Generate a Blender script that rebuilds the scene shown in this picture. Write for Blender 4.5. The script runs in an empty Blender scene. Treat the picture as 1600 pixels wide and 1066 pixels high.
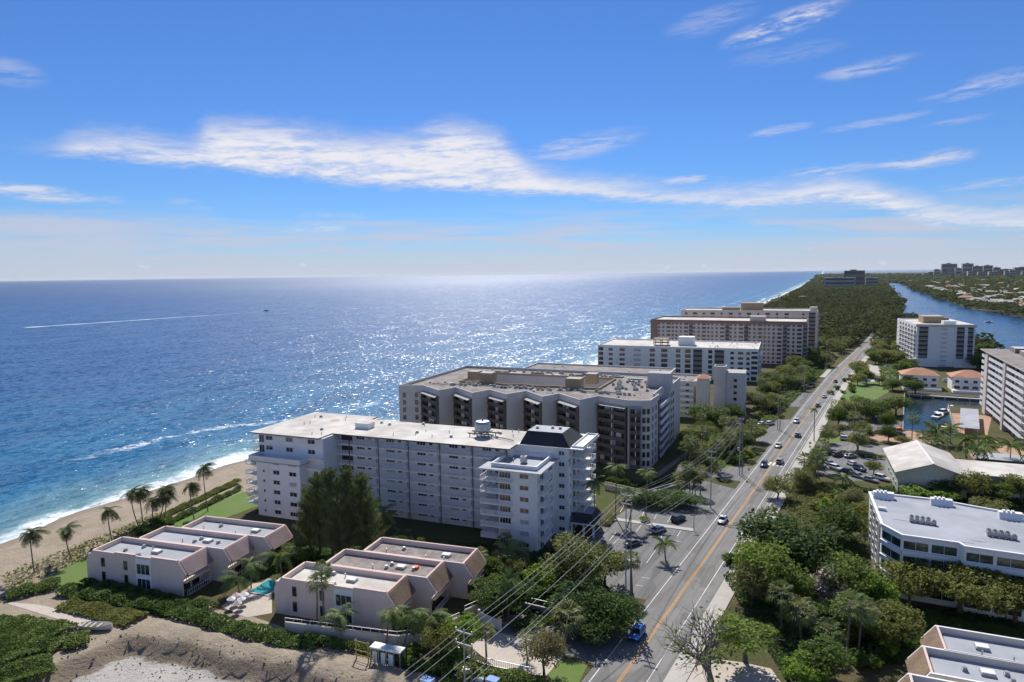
import bpy, math, random
from mathutils import Vector, Matrix
S = bpy.context.scene
COL = S.collection
R = math.radians
# ---------------------------------------------------------------- camera
CAM_H = 62.0; FPX = 1067.0
YAW = R(30.2); PITCH = math.atan(105/FPX); ROLL = math.atan(16/1280)
cy, sy, cp, sp = math.cos(YAW), math.sin(YAW), math.cos(PITCH), math.sin(PITCH)
FW = Vector((-sy*cp, cy*cp, -sp)); r0 = Vector((cy, sy, 0)); u0 = Vector((-sy*sp, cy*sp, cp))
RT = math.cos(ROLL)*r0 - math.sin(ROLL)*u0; UP = math.sin(ROLL)*r0 + math.cos(ROLL)*u0
cam = bpy.data.cameras.new('camera'); camo = bpy.data.objects.new('camera', cam); COL.objects.link(camo)
m = Matrix((RT, UP, -FW)).transposed().to_4x4(); m.translation = (0, 0, CAM_H); camo.matrix_world = m
cam.sensor_width = 36; cam.lens = FPX/1600*36; cam.clip_start = 1; cam.clip_end = 120000
S.camera = camo
S.render.resolution_x = 1024; S.render.resolution_y = 682
def at(px, py, z=0.0):                     # photo pixel -> point on the level z
    d = FW + RT*((px-800)/FPX) - UP*((py-533)/FPX)
    t = (z-CAM_H)/d.z
    return Vector((d.x*t, d.y*t, z))
def pixy(x, y, z):
    v = Vector((x, y, z-CAM_H)); w = v.dot(FW)
    return 800+FPX*v.dot(RT)/w, 533-FPX*v.dot(UP)/w
def height_at(p, py):                      # height whose picture row is py above ground point p
    lo, hi = -5, 200
    for _ in range(40):
        mid = (lo+hi)/2
        if pixy(p[0], p[1], mid)[1] > py: lo = mid
        else: hi = mid
    return lo
# ---------------------------------------------------------------- light
SUN_EL = R(47); SUN_AZ = R(-32)          # azimuth from +Y towards +X
sd = Vector((math.sin(SUN_AZ)*math.cos(SUN_EL), math.cos(SUN_AZ)*math.cos(SUN_EL), math.sin(SUN_EL)))
sl = bpy.data.lights.new('sun', 'SUN'); sl.energy = 2.8; sl.angle = R(0.53); sl.color = (1, .955, .88)
so = bpy.data.objects.new('sun', sl); COL.objects.link(so); so.rotation_euler = sd.to_track_quat('Z', 'Y').to_euler()
S.view_settings.view_transform = 'Standard'; S.view_settings.look = 'None'; S.view_settings.gamma = 1
S.view_settings.use_curve_mapping = False; S.view_settings.exposure = 1.05
# ---------------------------------------------------------------- node helpers
class NT:
    def __init__(s, tree): s.t = tree; s.n = tree.nodes; s.l = tree.links
    def node(s, ty, **kw):
        n = s.n.new(ty)
        for k, v in kw.items(): setattr(n, k, v)
        return n
    def put(s, sock, v):
        if isinstance(v, V): v = v.s
        if isinstance(v, bpy.types.NodeSocket): s.l.new(v, sock)
        else: sock.default_value = v
    def math(s, op, *a, clamp=False):
        n = s.node('ShaderNodeMath', operation=op, use_clamp=clamp)
        for i, v in enumerate(a): s.put(n.inputs[i], v)
        return V(s, n.outputs[0])
    def sstep(s, v, a, b, lo=0., hi=1.):
        n = s.node('ShaderNodeMapRange', interpolation_type='SMOOTHSTEP')
        for i, x in enumerate((v, a, b, lo, hi)): s.put(n.inputs[i], x)
        return V(s, n.outputs[0])
    def vec(s, x, y, z):
        n = s.node('ShaderNodeCombineXYZ')
        for i, v in enumerate((x, y, z)): s.put(n.inputs[i], v)
        return V(s, n.outputs[0])
    def noise(s, vec, scale=1., detail=4., rough=.55, dist=0., dim='3D'):
        n = s.node('ShaderNodeTexNoise', noise_dimensions=dim)
        s.put(n.inputs['Vector'], vec); s.put(n.inputs['Scale'], scale); s.put(n.inputs['Detail'], detail)
        s.put(n.inputs['Roughness'], rough); s.put(n.inputs['Distortion'], dist)
        return V(s, n.outputs[0])
    def mix(s, f, a, b):
        n = s.node('ShaderNodeMix', data_type='RGBA')
        s.put(n.inputs[0], f); s.put(n.inputs[6], a); s.put(n.inputs[7], b)
        return V(s, n.outputs[2])
    def curve(s, v, pts):
        n = s.node('ShaderNodeFloatCurve'); c = n.mapping.curves[0]
        while len(c.points) < len(pts): c.points.new(.5, .5)
        for p, q in zip(c.points, pts): p.location = q; p.handle_type = 'AUTO_CLAMPED'
        n.mapping.update(); s.put(n.inputs['Value'], v)
        return V(s, n.outputs[0])
    def bump(s, h, strength=.3, dist=.05):
        n = s.node('ShaderNodeBump'); s.put(n.inputs['Strength'], strength); s.put(n.inputs['Distance'], dist); s.put(n.inputs['Height'], h)
        return V(s, n.outputs[0])
class V:
    def __init__(s, nt, sock): s.nt = nt; s.s = sock
    def __add__(s, o): return s.nt.math('ADD', s, o)
    def __radd__(s, o): return s.nt.math('ADD', o, s)
    def __sub__(s, o): return s.nt.math('SUBTRACT', s, o)
    def __rsub__(s, o): return s.nt.math('SUBTRACT', o, s)
    def __mul__(s, o): return s.nt.math('MULTIPLY', s, o)
    def __rmul__(s, o): return s.nt.math('MULTIPLY', o, s)
    def __truediv__(s, o): return s.nt.math('DIVIDE', s, o)
    def mx(s, o): return s.nt.math('MAXIMUM', s, o)
    def mn(s, o): return s.nt.math('MINIMUM', s, o)
    def clamp(s): return s.nt.math('ADD', s, 0., clamp=True)
def lin(r, g, b):                          # 0..255 sRGB -> linear rgba
    f = lambda c: ((c/255+.055)/1.055)**2.4 if c > 10 else c/255/12.92
    return (f(r), f(g), f(b), 1)
# ---------------------------------------------------------------- world: sky and cirrus
world = bpy.data.worlds.new('World'); S.world = world; world.use_nodes = True
wt = NT(world.node_tree); wt.n.clear()
sky = wt.node('ShaderNodeTexSky', sky_type='NISHITA', sun_disc=False, sun_elevation=SUN_EL, sun_rotation=SUN_AZ,
              altitude=0, air_density=1.0, dust_density=0.0, ozone_density=6.0)
tc = wt.node('ShaderNodeTexCoord'); sx = wt.node('ShaderNodeSeparateXYZ'); wt.l.new(tc.outputs['Generated'], sx.inputs[0])
dx, dy, dz = (V(wt, sx.outputs[i]) for i in range(3))
# azimuth measured from the sea-ward view (degrees, right positive), elevation in degrees
az = wt.math('ARCTAN2', dx*cy+dy*sy, dy*cy-dx*sy)*57.2958
el = wt.math('ARCSINE', dz)*57.2958
def azel(px, py):
    d = (FW + RT*((px-800)/FPX) - UP*((py-533)/FPX)).normalized()
    return math.degrees(math.atan2(d.x*cy+d.y*sy, d.y*cy-d.x*sy)), math.degrees(math.asin(d.z))
wv = wt.vec(az*.05, el*.16, 0.)
warp = wt.noise(wv, 2.2, 5, .6, .6) - .5
warp2 = wt.noise(wt.vec(az*.12+el*.1, el*.5-az*.03, 3.), 2.5, 6, .65, .8) - .5
warp3 = wt.noise(wt.vec(az*.34+el*.4, el*1.5-az*.12, 13.), 2.4, 7, .66, .6) - .5
azw = az + warp*3.0; elw = el + warp*1.1 + warp2*1.2 + warp3*1.0
fib = wt.noise(wt.vec(az*.10+el*.12, el*.75-az*.08, 7.), 2.0, 7, .58, .5)       # wispy fibres
soft = wt.noise(wt.vec(az*.05, el*.3, 1.), 2.0, 5, .6, .3)
def cprof(pts):                              # picture points -> curve over azimuth (-45..45 -> 0..1, elevation 0..25 -> 0..1)
    q = []
    for p in pts:
        a, e = azel(*p); q.append(((a+45)/90, e/25))
    return q
an = (azw+45)/90
top = wt.curve(an, cprof([(0,232),(60,228),(150,200),(280,212),(330,182),(440,186),(560,205),(650,200),(700,184),(770,200),(800,222),(850,256),(1000,280),(1200,284),(1300,268),(1420,295),(1500,312),(1600,318)]))*25
bot = wt.curve(an, cprof([(0,236),(60,242),(150,247),(300,262),(440,276),(600,292),(800,302),(1000,316),(1200,324),(1300,320),(1400,340),(1480,352),(1600,362)]))*25
main = wt.sstep(elw, bot-.4, bot+.8)*(1-wt.sstep(elw, top-1.9, top+.7))
main = main*wt.sstep(az, -37.5, -33)*wt.sstep(fib+soft+warp3*.6, .68, 1.12, .42, 1.)
cl = main
def wisp(px, py, w, h, tilt, k):
    a, e = azel(px, py); ww = w/18.6; hh = h/18.6; c, s_ = math.cos(R(tilt)), math.sin(R(tilt))
    u = ((az-a)*c+(el-e)*s_)/ww; v = ((el-e)*c-(az-a)*s_ + warp2*.5)/hh
    d = u*u+v*v
    return wt.sstep(d, 1.3, 0.)*wt.sstep(fib+warp3*.5, .32, .66)*k*.85
for w in [(1225,38,85,17,12,1.),(1110,32,70,18,10,.35),(1355,106,65,11,4,.6),(1230,85,85,14,3,.22),(1545,130,75,13,9,.65),(1440,250,65,13,3,.85),
          (1220,203,45,7,6,.55),(1360,192,75,6,5,.45),(1490,190,45,5,4,.3),(1082,282,55,9,1,.8),(1290,268,80,8,3,.7),(50,300,80,12,-5,.9),(10,110,45,18,-5,.4),
          (295,318,35,8,-8,.35),(490,357,65,8,1,.75),(520,338,70,8,0,.35),(180,312,25,6,0,.4),(900,230,110,20,9,.55),(1560,285,80,8,4,.5)]:
    cl = cl.mx(wisp(*w))
# low veil of thin cloud towards the horizon
veil = wt.noise(wt.vec(az*.035+el*.05, el*.45, 11.), 2.0, 7, .6, .5)
vl = wt.sstep(el+warp*1.6, 6.0, 2.8)*wt.sstep(veil, .36, .62)*.8
vl = vl.mx(wt.sstep(el+warp*.8+warp2*.8, 4.7, 3.9)*wt.sstep(az, -22, -31)*.75*wt.sstep(veil, .3, .55, .5, 1.))
vl = vl.mx(wt.sstep(el+warp*1.2, 4.2, .3)*.72)
puff = wt.noise(wt.vec(az*.5, el*.9, 5.), 1.6, 5, .55)
pf = wt.sstep(puff, .63, .72)*wt.sstep(el, 2.0, 1.0)*wt.sstep(el, -.1, .25)*.6
hi_ = cl.mx(pf); cl = cl.mx(vl).mx(pf)
# elsewhere in the sky: the same cirrus unseen, thickened to add white fill light
gen = wt.noise(wt.vec(dx*3.+dz*2., dy*3., dz*5.), 1.1, 7, .62, .8)
outside = wt.sstep(wt.math('ABSOLUTE', az), 40, 55).mx(wt.sstep(el, 24, 34))
cl = cl.mx(wt.sstep(gen, .48, .70)*outside*.75)
cl = (cl*wt.sstep(el, -.4, 0.)).clamp()
hs = wt.node('ShaderNodeMix', data_type='RGBA', blend_type='MULTIPLY'); hs.inputs[0].default_value = 1; wt.l.new(sky.outputs[0], hs.inputs[6]); hs.inputs[7].default_value = (.345, .505, .735, 1)
b1 = wt.node('ShaderNodeBackground'); wt.l.new(hs.outputs[2], b1.inputs[0]); b1.inputs[1].default_value = 0.068
b2 = wt.node('ShaderNodeBackground'); wt.put(b2.inputs[0], wt.mix(hi_.clamp(), (.65,.66,.79,1), (.93,.93,1,1))); b2.inputs[1].default_value = 0.43
ms = wt.node('ShaderNodeMixShader'); wt.put(ms.inputs[0], cl); wt.l.new(b1.outputs[0], ms.inputs[1]); wt.l.new(b2.outputs[0], ms.inputs[2])
wo = wt.node('ShaderNodeOutputWorld'); wt.l.new(ms.outputs[0], wo.inputs[0])
# ---------------------------------------------------------------- materials
def newmat(name):
    m = bpy.data.materials.new(name); m.use_nodes = True
    nt = NT(m.node_tree); b = nt.n['Principled BSDF']
    return m, nt, b
def pos(nt): return nt.node('ShaderNodeNewGeometry').outputs['Position']
def pm(name, c1, c2=None, scale=.6, rough=.8, bump=0., bscale=None, spec=.3, metal=0., big=.12, streak=0.):
    """painted / mineral surface: two tones in fine noise, broad blotches, optional vertical streaks and relief"""
    m, nt, b = newmat(name)
    c1 = tuple(c1)+((1,) if len(c1) == 3 else ()); c2 = c2 or tuple(x*.8 for x in c1[:3]); c2 = tuple(c2)[:3]+(1,)
    p = pos(nt)
    f = nt.noise(p, scale, 5, .6)
    g = nt.noise(p, scale*big, 3, .5)
    k = nt.sstep(f*.5+g*.5, .36, .64)
    col = nt.mix(k, c1, c2)
    if streak:
        sp_ = nt.node('ShaderNodeSeparateXYZ'); nt.l.new(p, sp_.inputs[0])
        st = nt.noise(nt.vec(V(nt, sp_.outputs[0])*1.3, V(nt, sp_.outputs[1])*1.3, V(nt, sp_.outputs[2])*.12), 1.5, 4, .6)
        col = nt.mix(nt.sstep(st, .52, .78, 0., streak), col, tuple(x*.55 for x in c1[:3])+(1,))
    nt.put(b.inputs['Base Color'], col); b.inputs['Roughness'].default_value = rough
    b.inputs['Specular IOR Level'].default_value = spec; b.inputs['Metallic'].default_value = metal
    if bump: nt.put(b.inputs['Normal'], nt.bump(nt.noise(p, bscale or scale*6, 4, .6), bump, .08))
    return m
def leafmat(name, a, b_, trans=.5, vary=.5, spec=.15):
    m, nt, b = newmat(name)
    oi = nt.node('ShaderNodeObjectInfo'); p = pos(nt)
    f = nt.noise(p, .55, 3, .6); g = nt.noise(p, 2.6, 2, .6)
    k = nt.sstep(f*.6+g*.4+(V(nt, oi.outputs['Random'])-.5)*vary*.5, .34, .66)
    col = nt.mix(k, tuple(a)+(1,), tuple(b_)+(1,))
    nt.put(b.inputs['Base Color'], col); b.inputs['Roughness'].default_value = .6; b.inputs['Specular IOR Level'].default_value = spec
    tr = nt.node('ShaderNodeBsdfTranslucent'); nt.put(tr.inputs[0], nt.mix(.35, col, (.30,.34,.06,1)))
    mx = nt.node('ShaderNodeMixShader'); mx.inputs[0].default_value = trans
    nt.l.new(b.outputs[0], mx.inputs[1]); nt.l.new(tr.outputs[0], mx.inputs[2]); nt.l.new(mx.outputs[0], nt.n['Material Output'].inputs[0])
    return m
M = {}
M['white'] = pm('white_stucco', (.88,.86,.82), (.81,.79,.76), .5, .85, .1, streak=.25)
M['white2'] = pm('white_paint', (.76,.76,.75), (.70,.70,.70), .8, .6)
M['roofwhite'] = pm('white_roof_membrane', (.60,.57,.52), (.40,.37,.33), .22, .8, .1, big=.35)
M['roofgrey'] = pm('grey_roof_membrane', (.36,.38,.40), (.29,.30,.32), .2, .8)
M['roofblue'] = pm('pale_roof_coating', (.37,.385,.42), (.27,.285,.315), .2, .7, big=.35)
M['gravel'] = pm('gravel_roof', (.31,.275,.25), (.17,.15,.14), .9, .95, .4, 9, big=.3)
M['grey'] = pm('grey_stucco', (.60,.57,.54), (.53,.51,.48), .4, .9, .1, streak=.12)
M['tan'] = pm('tan_stucco', (.42,.31,.19), (.36,.27,.17), .5, .9, streak=.15)
M['cream'] = pm('cream_stucco', (.68,.63,.54), (.60,.56,.48), .5, .9, streak=.2)
M['pinkwall'] = pm('pink_stucco', (.80,.64,.54), (.72,.58,.49), .5, .9, .1, streak=.2)
M['pinktrim'] = pm('pink_coping', (.66,.50,.46), (.58,.44,.41), .7, .8)
M['pinkbrown'] = pm('rose_stucco', (.62,.53,.48), (.55,.47,.43), .3, .9, streak=.15)
M['rust'] = pm('terracotta_band', (.32,.20,.15), (.27,.17,.13), .5, .85)
M['greenwall'] = pm('sage_stucco', (.48,.51,.43), (.42,.45,.38), .5, .9, streak=.15)
M['tile'] = pm('terracotta_tile', (.50,.25,.15), (.38,.19,.12), 2.5, .85, .3)
M['shingle'] = pm('brown_shingle', (.24,.17,.11), (.14,.10,.07), 3, .9, .4)
M['shinglep'] = pm('mauve_shingle', (.36,.27,.26), (.27,.20,.20), 3, .9, .4)
M['darkroof'] = pm('charcoal_shingle', (.035,.037,.042), (.05,.05,.055), 2, .85, .3)
M['concrete'] = pm('concrete', (.46,.43,.39), (.38,.36,.33), .5, .9, .1)
M['seawall'] = pm('seawall_concrete', (.30,.29,.27), (.22,.21,.2), .6, .9)
def roadmat(name, a, b_):
    m, nt, b = newmat(name); p = pos(nt); q = nt.node('ShaderNodeSeparateXYZ'); nt.l.new(p, q.inputs[0]); x, y = V(nt, q.outputs[0]), V(nt, q.outputs[1])
    lane = nt.noise(nt.vec(x*1.1, y*.012, 0.), 1., 4, .6); spot = nt.noise(p, .16, 5, .65); grain = nt.noise(p, 3., 4, .7); patch = nt.noise(nt.vec(x*.25, y*.07, 3.), 1., 1, .3)
    c = nt.mix(nt.sstep(lane*.55+spot*.3+grain*.15, .40, .60), a+(1,), b_+(1,)); c = nt.mix(nt.sstep(patch, .60, .62, 0., .5), c, tuple(v*.72 for v in b_)+(1,))
    vor = nt.node('ShaderNodeTexVoronoi', feature='DISTANCE_TO_EDGE'); nt.l.new(p, vor.inputs['Vector']); vor.inputs['Scale'].default_value = .14
    c = nt.mix(nt.sstep(V(nt, vor.outputs[0]), .010, .003)*nt.sstep(spot, .45, .6)*.6, c, (.06,.06,.06,1))
    nt.put(b.inputs['Base Color'], c); b.inputs['Roughness'].default_value = .88; b.inputs['Specular IOR Level'].default_value = .25
    nt.put(b.inputs['Normal'], nt.bump(grain, .2, .05)); return m
M['asphalt'] = roadmat('asphalt', (.225,.218,.208), (.165,.16,.152))
M['lot'] = roadmat('parking_asphalt', (.19,.187,.184), (.135,.133,.132))
M['paver'] = pm('brick_paver', (.42,.27,.18), (.34,.22,.15), 1.5, .9)
M['sand'] = pm('court_sand', (.50,.44,.38), (.42,.37,.31), .7, .95)
M['lawn'] = pm('lawn_grass', (.085,.16,.025), (.12,.17,.04), .8, .9, .5, 12)
M['dirt'] = pm('mulch', (.10,.08,.05), (.07,.065,.035), .8, .95, .4)
M['yellow'] = pm('yellow_marking', (.62,.30,.03), (.50,.25,.04), 1.5, .8)
M['mark'] = pm('white_marking', (.78,.78,.76), (.50,.50,.48), 1.5, .8)
M['metal'] = pm('grey_metal', (.38,.40,.42), (.30,.31,.33), 1, .45, metal=.6)
M['steel'] = pm('galvanised_tank', (.45,.50,.54), (.32,.36,.40), 1, .4, metal=.5)
M['dark'] = pm('recess_shade_dark_trim', (.05,.05,.052), (.075,.068,.066), .6, .7)  # dark trim, also the painted shade of openings and balcony bays
M['bronze'] = pm('bronze_screen', (.13,.112,.098), (.09,.08,.07), .8, .6)
M['wood'] = pm('weathered_pole', (.27,.24,.21), (.20,.18,.16), 1.5, .9)
M['conpole'] = pm('concrete_pole', (.42,.41,.39), (.34,.33,.32), 1, .9)
M['lumber'] = pm('yellow_lumber', (.50,.38,.14), (.42,.32,.12), 1.5, .8)
M['bark'] = pm('tree_bark', (.13,.11,.085), (.09,.075,.06), 3, .95, .5)
M['palmbark'] = pm('palm_trunk', (.25,.22,.18), (.16,.14,.115), 4, .95, .5)
M['wire'] = pm('wire', (.42,.43,.45), None, 1, .5)
M['darkwire'] = pm('dark_wire', (.05,.05,.05), None, 1, .6)
M['pool'] = pm('pool_water', (.03,.28,.33), (.04,.33,.37), .5, .06, .15, 1.2, spec=.5)
M['tyre'] = pm('tyre', (.02,.02,.02), None, 3, .85)
M['rim'] = pm('alloy_rim', (.45,.45,.46), None, 3, .35, metal=.8)
M['lamp'] = pm('headlamp_glass', (.75,.77,.8), None, 3, .15)
M['tail'] = pm('tail_lamp', (.35,.02,.02), None, 3, .25)
M['orange'] = pm('orange_plastic', (.75,.16,.03), None, 3, .6)
M['signgreen'] = pm('lime_sign', (.45,.70,.05), None, 3, .5)
M['blueplastic'] = pm('blue_tarp', (.05,.2,.5), (.04,.16,.42), 1, .5)
def glass(name, c, rough=.08):
    m, nt, b = newmat(name)
    p = pos(nt); f = nt.noise(p, .35, 2, .5)
    nt.put(b.inputs['Base Color'], nt.mix(nt.sstep(f, .42, .6), tuple(c)+(1,), tuple(x*2.2+.01 for x in c)+(1,)))
    b.inputs['Roughness'].default_value = rough; b.inputs['Specular IOR Level'].default_value = .6
    return m
M['glass'] = glass('window_glass', (.018,.021,.025)); M['cglass'] = glass('car_glass', (.012,.014,.017), .05)
M['blind'] = pm('closed_blind', (.50,.51,.53), (.42,.43,.46), 2, .5)
M['gglass'] = glass('green_glass', (.012,.028,.026))
def paint(name, c, metal=.0):
    m, nt, b = newmat(name)
    b.inputs['Base Color'].default_value = tuple(c)+(1,); b.inputs['Metallic'].default_value = metal; b.inputs['Roughness'].default_value = .28
    b.inputs['Coat Weight'].default_value = .6; b.inputs['Coat Roughness'].default_value = .06
    return m
CAR = {'blue': paint('blue_car_paint', (.01,.22,.68)), 'white': paint('white_car_paint', (.72,.73,.74)), 'silver': paint('silver_car_paint', (.42,.44,.46), .4),
       'navy': paint('navy_car_paint', (.03,.05,.11), .2), 'black': paint('black_car_paint', (.02,.021,.024)), 'grey': paint('grey_car_paint', (.13,.14,.15), .3),
       'teal': paint('dark_teal_car_paint', (.03,.07,.08), .2), 'red': paint('red_car_paint', (.35,.04,.04)), 'orange': paint('orange_car_paint', (.65,.16,.04)), 'olive': paint('olive_car_paint', (.09,.10,.07), .2)}
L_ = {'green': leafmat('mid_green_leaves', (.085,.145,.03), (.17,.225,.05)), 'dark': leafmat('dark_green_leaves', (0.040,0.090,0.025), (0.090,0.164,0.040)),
      'olive': leafmat('olive_leaves', (.14,.16,.045), (.24,.24,.07)), 'brown': leafmat('brownish_leaves', (0.217,0.181,0.100), (0.181,0.209,0.081)),
      'bright': leafmat('bright_green_leaves', (0.164,0.307,0.045), (0.271,0.380,0.054)), 'yellow': leafmat('yellow_green_leaves', (0.271,0.326,0.045), (0.181,0.271,0.054)),
      'pine': leafmat('feathery_needles', (0.090,0.128,0.054), (0.173,0.200,0.090), .2), 'palm': leafmat('palm_fronds', (0.090,0.154,0.040), (0.200,0.254,0.081), .3),
      'windpalm': leafmat('sea_palm_fronds', (0.081,0.117,0.040), (0.154,0.173,0.073), .25), 'sabal': leafmat('fan_palm_leaves', (0.128,0.181,0.064), (0.254,0.263,0.117), .25),
      'hedge': leafmat('hedge_leaves', (.085,.15,.03), (.17,.22,.05), .25), 'twig': leafmat('bare_twigs', (0.307,0.271,0.217), (0.399,0.344,0.271), .0), 'far': leafmat('far_wood_leaves', (.040,.062,.020), (.078,.092,.034), .2, .2, .02)}
# ---------------------------------------------------------------- mesh helpers
class MB:
    def __init__(s): s.v = []; s.f = []; s.m = []
    def quad(s, pts, mi=0):
        i = len(s.v); s.v += [tuple(p) for p in pts]; s.f.append(tuple(range(i, i+len(pts)))); s.m.append(mi)
    def box(s, x0, y0, z0, x1, y1, z1, mi=0, skip=''):
        i = len(s.v); s.v += [(x0,y0,z0),(x1,y0,z0),(x1,y1,z0),(x0,y1,z0),(x0,y0,z1),(x1,y0,z1),(x1,y1,z1),(x0,y1,z1)]
        for k, f in dict(b=(3,2,1,0), t=(4,5,6,7), f=(0,1,5,4), r=(1,2,6,5), k=(2,3,7,6), l=(3,0,4,7)).items():
            if k not in skip: s.f.append(tuple(i+j for j in f)); s.m.append(mi)
    def prism(s, poly, z0, z1, mi=0, top=None, bottom=False):
        a = sum(p[0]*q[1]-q[0]*p[1] for p, q in zip(poly, poly[1:]+poly[:1]))
        if a < 0: poly = poly[::-1]
        n = len(poly); i = len(s.v); s.v += [(p[0],p[1],z0) for p in poly]+[(p[0],p[1],z1) for p in poly]
        for k in range(n): s.f.append((i+k, i+(k+1)%n, i+n+(k+1)%n, i+n+k)); s.m.append(mi)
        s.f.append(tuple(range(i+n, i+2*n))); s.m.append(mi if top is None else top)
        if bottom: s.f.append(tuple(range(i+n-1, i-1, -1))); s.m.append(mi)
    def ring(s, poly, w, z0, z1, mi=0, topmi=None):        # parapet: wall of thickness w inside a closed polygon
        a = sum(p[0]*q[1]-q[0]*p[1] for p, q in zip(poly, poly[1:]+poly[:1]))
        if a < 0: poly = poly[::-1]
        n = len(poly); inn = inset(poly, w)
        i = len(s.v); s.v += [(p[0],p[1],z0) for p in poly]+[(p[0],p[1],z1) for p in poly]+[(p[0],p[1],z1) for p in inn]+[(p[0],p[1],z0) for p in inn]
        for k in range(n):
            j = (k+1) % n
            for a_, b_, mm in ((0,1,mi),(1,2,mi if topmi is None else topmi),(2,3,mi)):
                s.f.append((i+a_*n+k, i+a_*n+j, i+b_*n+j, i+b_*n+k)); s.m.append(mm)
    def tube(s, pts, r, n=6, mi=0, cap=True):              # r: number or list
        pts = [Vector(p) for p in pts]; base = len(s.v)
        for k, p in enumerate(pts):
            d = (pts[min(k+1, len(pts)-1)]-pts[max(k-1, 0)]).normalized()
            a = d.orthogonal().normalized() if abs(d.z) < .95 else Vector((1,0,0)); a = (a-d*a.dot(d)).normalized(); b = d.cross(a)
            rr = r[k] if isinstance(r, (list, tuple)) else r
            for q in range(n):
                t = 2*math.pi*q/n; s.v.append(tuple(p+a*(rr*math.cos(t))+b*(rr*math.sin(t))))
        for k in range(len(pts)-1):
            for q in range(n):
                s.f.append((base+k*n+q, base+k*n+(q+1)%n, base+(k+1)*n+(q+1)%n, base+(k+1)*n+q)); s.m.append(mi)
        if cap:
            s.f.append(tuple(base+(len(pts)-1)*n+q for q in range(n))); s.m.append(mi)
            s.f.append(tuple(base+q for q in range(n-1, -1, -1))); s.m.append(mi)
    def mesh(s, name, mats, smooth=False):
        me = bpy.data.meshes.new(name); me.from_pydata(s.v, [], s.f)
        for m_ in (mats if isinstance(mats, (list, tuple)) else [mats]): me.materials.append(m_)
        me.polygons.foreach_set('material_index', s.m)
        if smooth: me.polygons.foreach_set('use_smooth', [True]*len(s.f))
        me.update(); return me
    def build(s, name, mats, parent=None, loc=(0,0,0), rz=0, smooth=False):
        return link(name, s.mesh(name, mats, smooth), parent, loc, rz)
def inset(poly, w):
    n = len(poly); out = []
    for k in range(n):
        p0, p1, p2 = Vector(poly[k-1][:2]), Vector(poly[k][:2]), Vector(poly[(k+1) % n][:2])
        d1 = (p1-p0).normalized(); d2 = (p2-p1).normalized(); n1 = Vector((-d1.y, d1.x)); n2 = Vector((-d2.y, d2.x))
        b = (n1+n2); b = b/max(.3, b.length_squared)*2 if b.length > .2 else n1
        out.append((p1.x+b.x*w, p1.y+b.y*w))
    return out
def link(name, me, parent=None, loc=(0,0,0), rz=0, scale=None, rot=None):
    o = bpy.data.objects.new(name, me); COL.objects.link(o); o.location = loc
    o.rotation_euler = rot if rot is not None else (0, 0, rz)
    if scale is not None: o.scale = scale if isinstance(scale, (tuple, list)) else (scale,)*3
    if parent is not None: o.parent = parent
    return o
def tag(o, label, cat, group=None):
    o['label'] = label; o['category'] = cat
    if group: o['group'] = group
    return o
def thing(name, label, cat, loc=(0,0,0), rz=0, group=None):
    return tag(link(name, None, None, loc, rz), label, cat, group)
def struct(o, label=None):
    o['kind'] = 'structure'
    if label: o['label'] = label
    return o
def stuff(o, label, cat):
    o['kind'] = 'stuff'; o['label'] = label; o['category'] = cat; return o
# ---------------------------------------------------------------- sea, island, mainland
def interp(tab, t):
    if t <= tab[0][0]: return tab[0][1]
    for (a, x), (b, y) in zip(tab, tab[1:]):
        if t <= b: return x+(y-x)*(t-a)/(b-a)
    return tab[-1][1]
COAST = [(-3000,-185),(40,-188),(77,-192.4),(106,-199),(160,-206),(185,-197),(215,-183),(260,-178),(330,-180),(400,-186),(600,-206),(1281,-239),(1753,-275),(2934,-378),(5879,-641),(12600,-1278),(60000,-6000)]
SHORE = [(-3000,500),(392,500),(392.01,78),(500,70),(600,60),(800,30),(1000,-5),(1124,-12),(1317,-3),(1580,-17),(2084,-38),(3201,-95),(4400,-150),(5200,-195)]
WEST = [(640,180),(900,150),(1068,124),(1165,112),(1241,86),(1598,65),(2271,30),(3188,-3),(4200,-90),(5200,-170)]
def coast(y): return interp(COAST, y)
def wavy(y, k=1.): return k*(1.6*math.sin(y*.11)+1.1*math.sin(y*.047+1)+.7*math.sin(y*.29+2))
SEA_Z = -3.0
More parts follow.
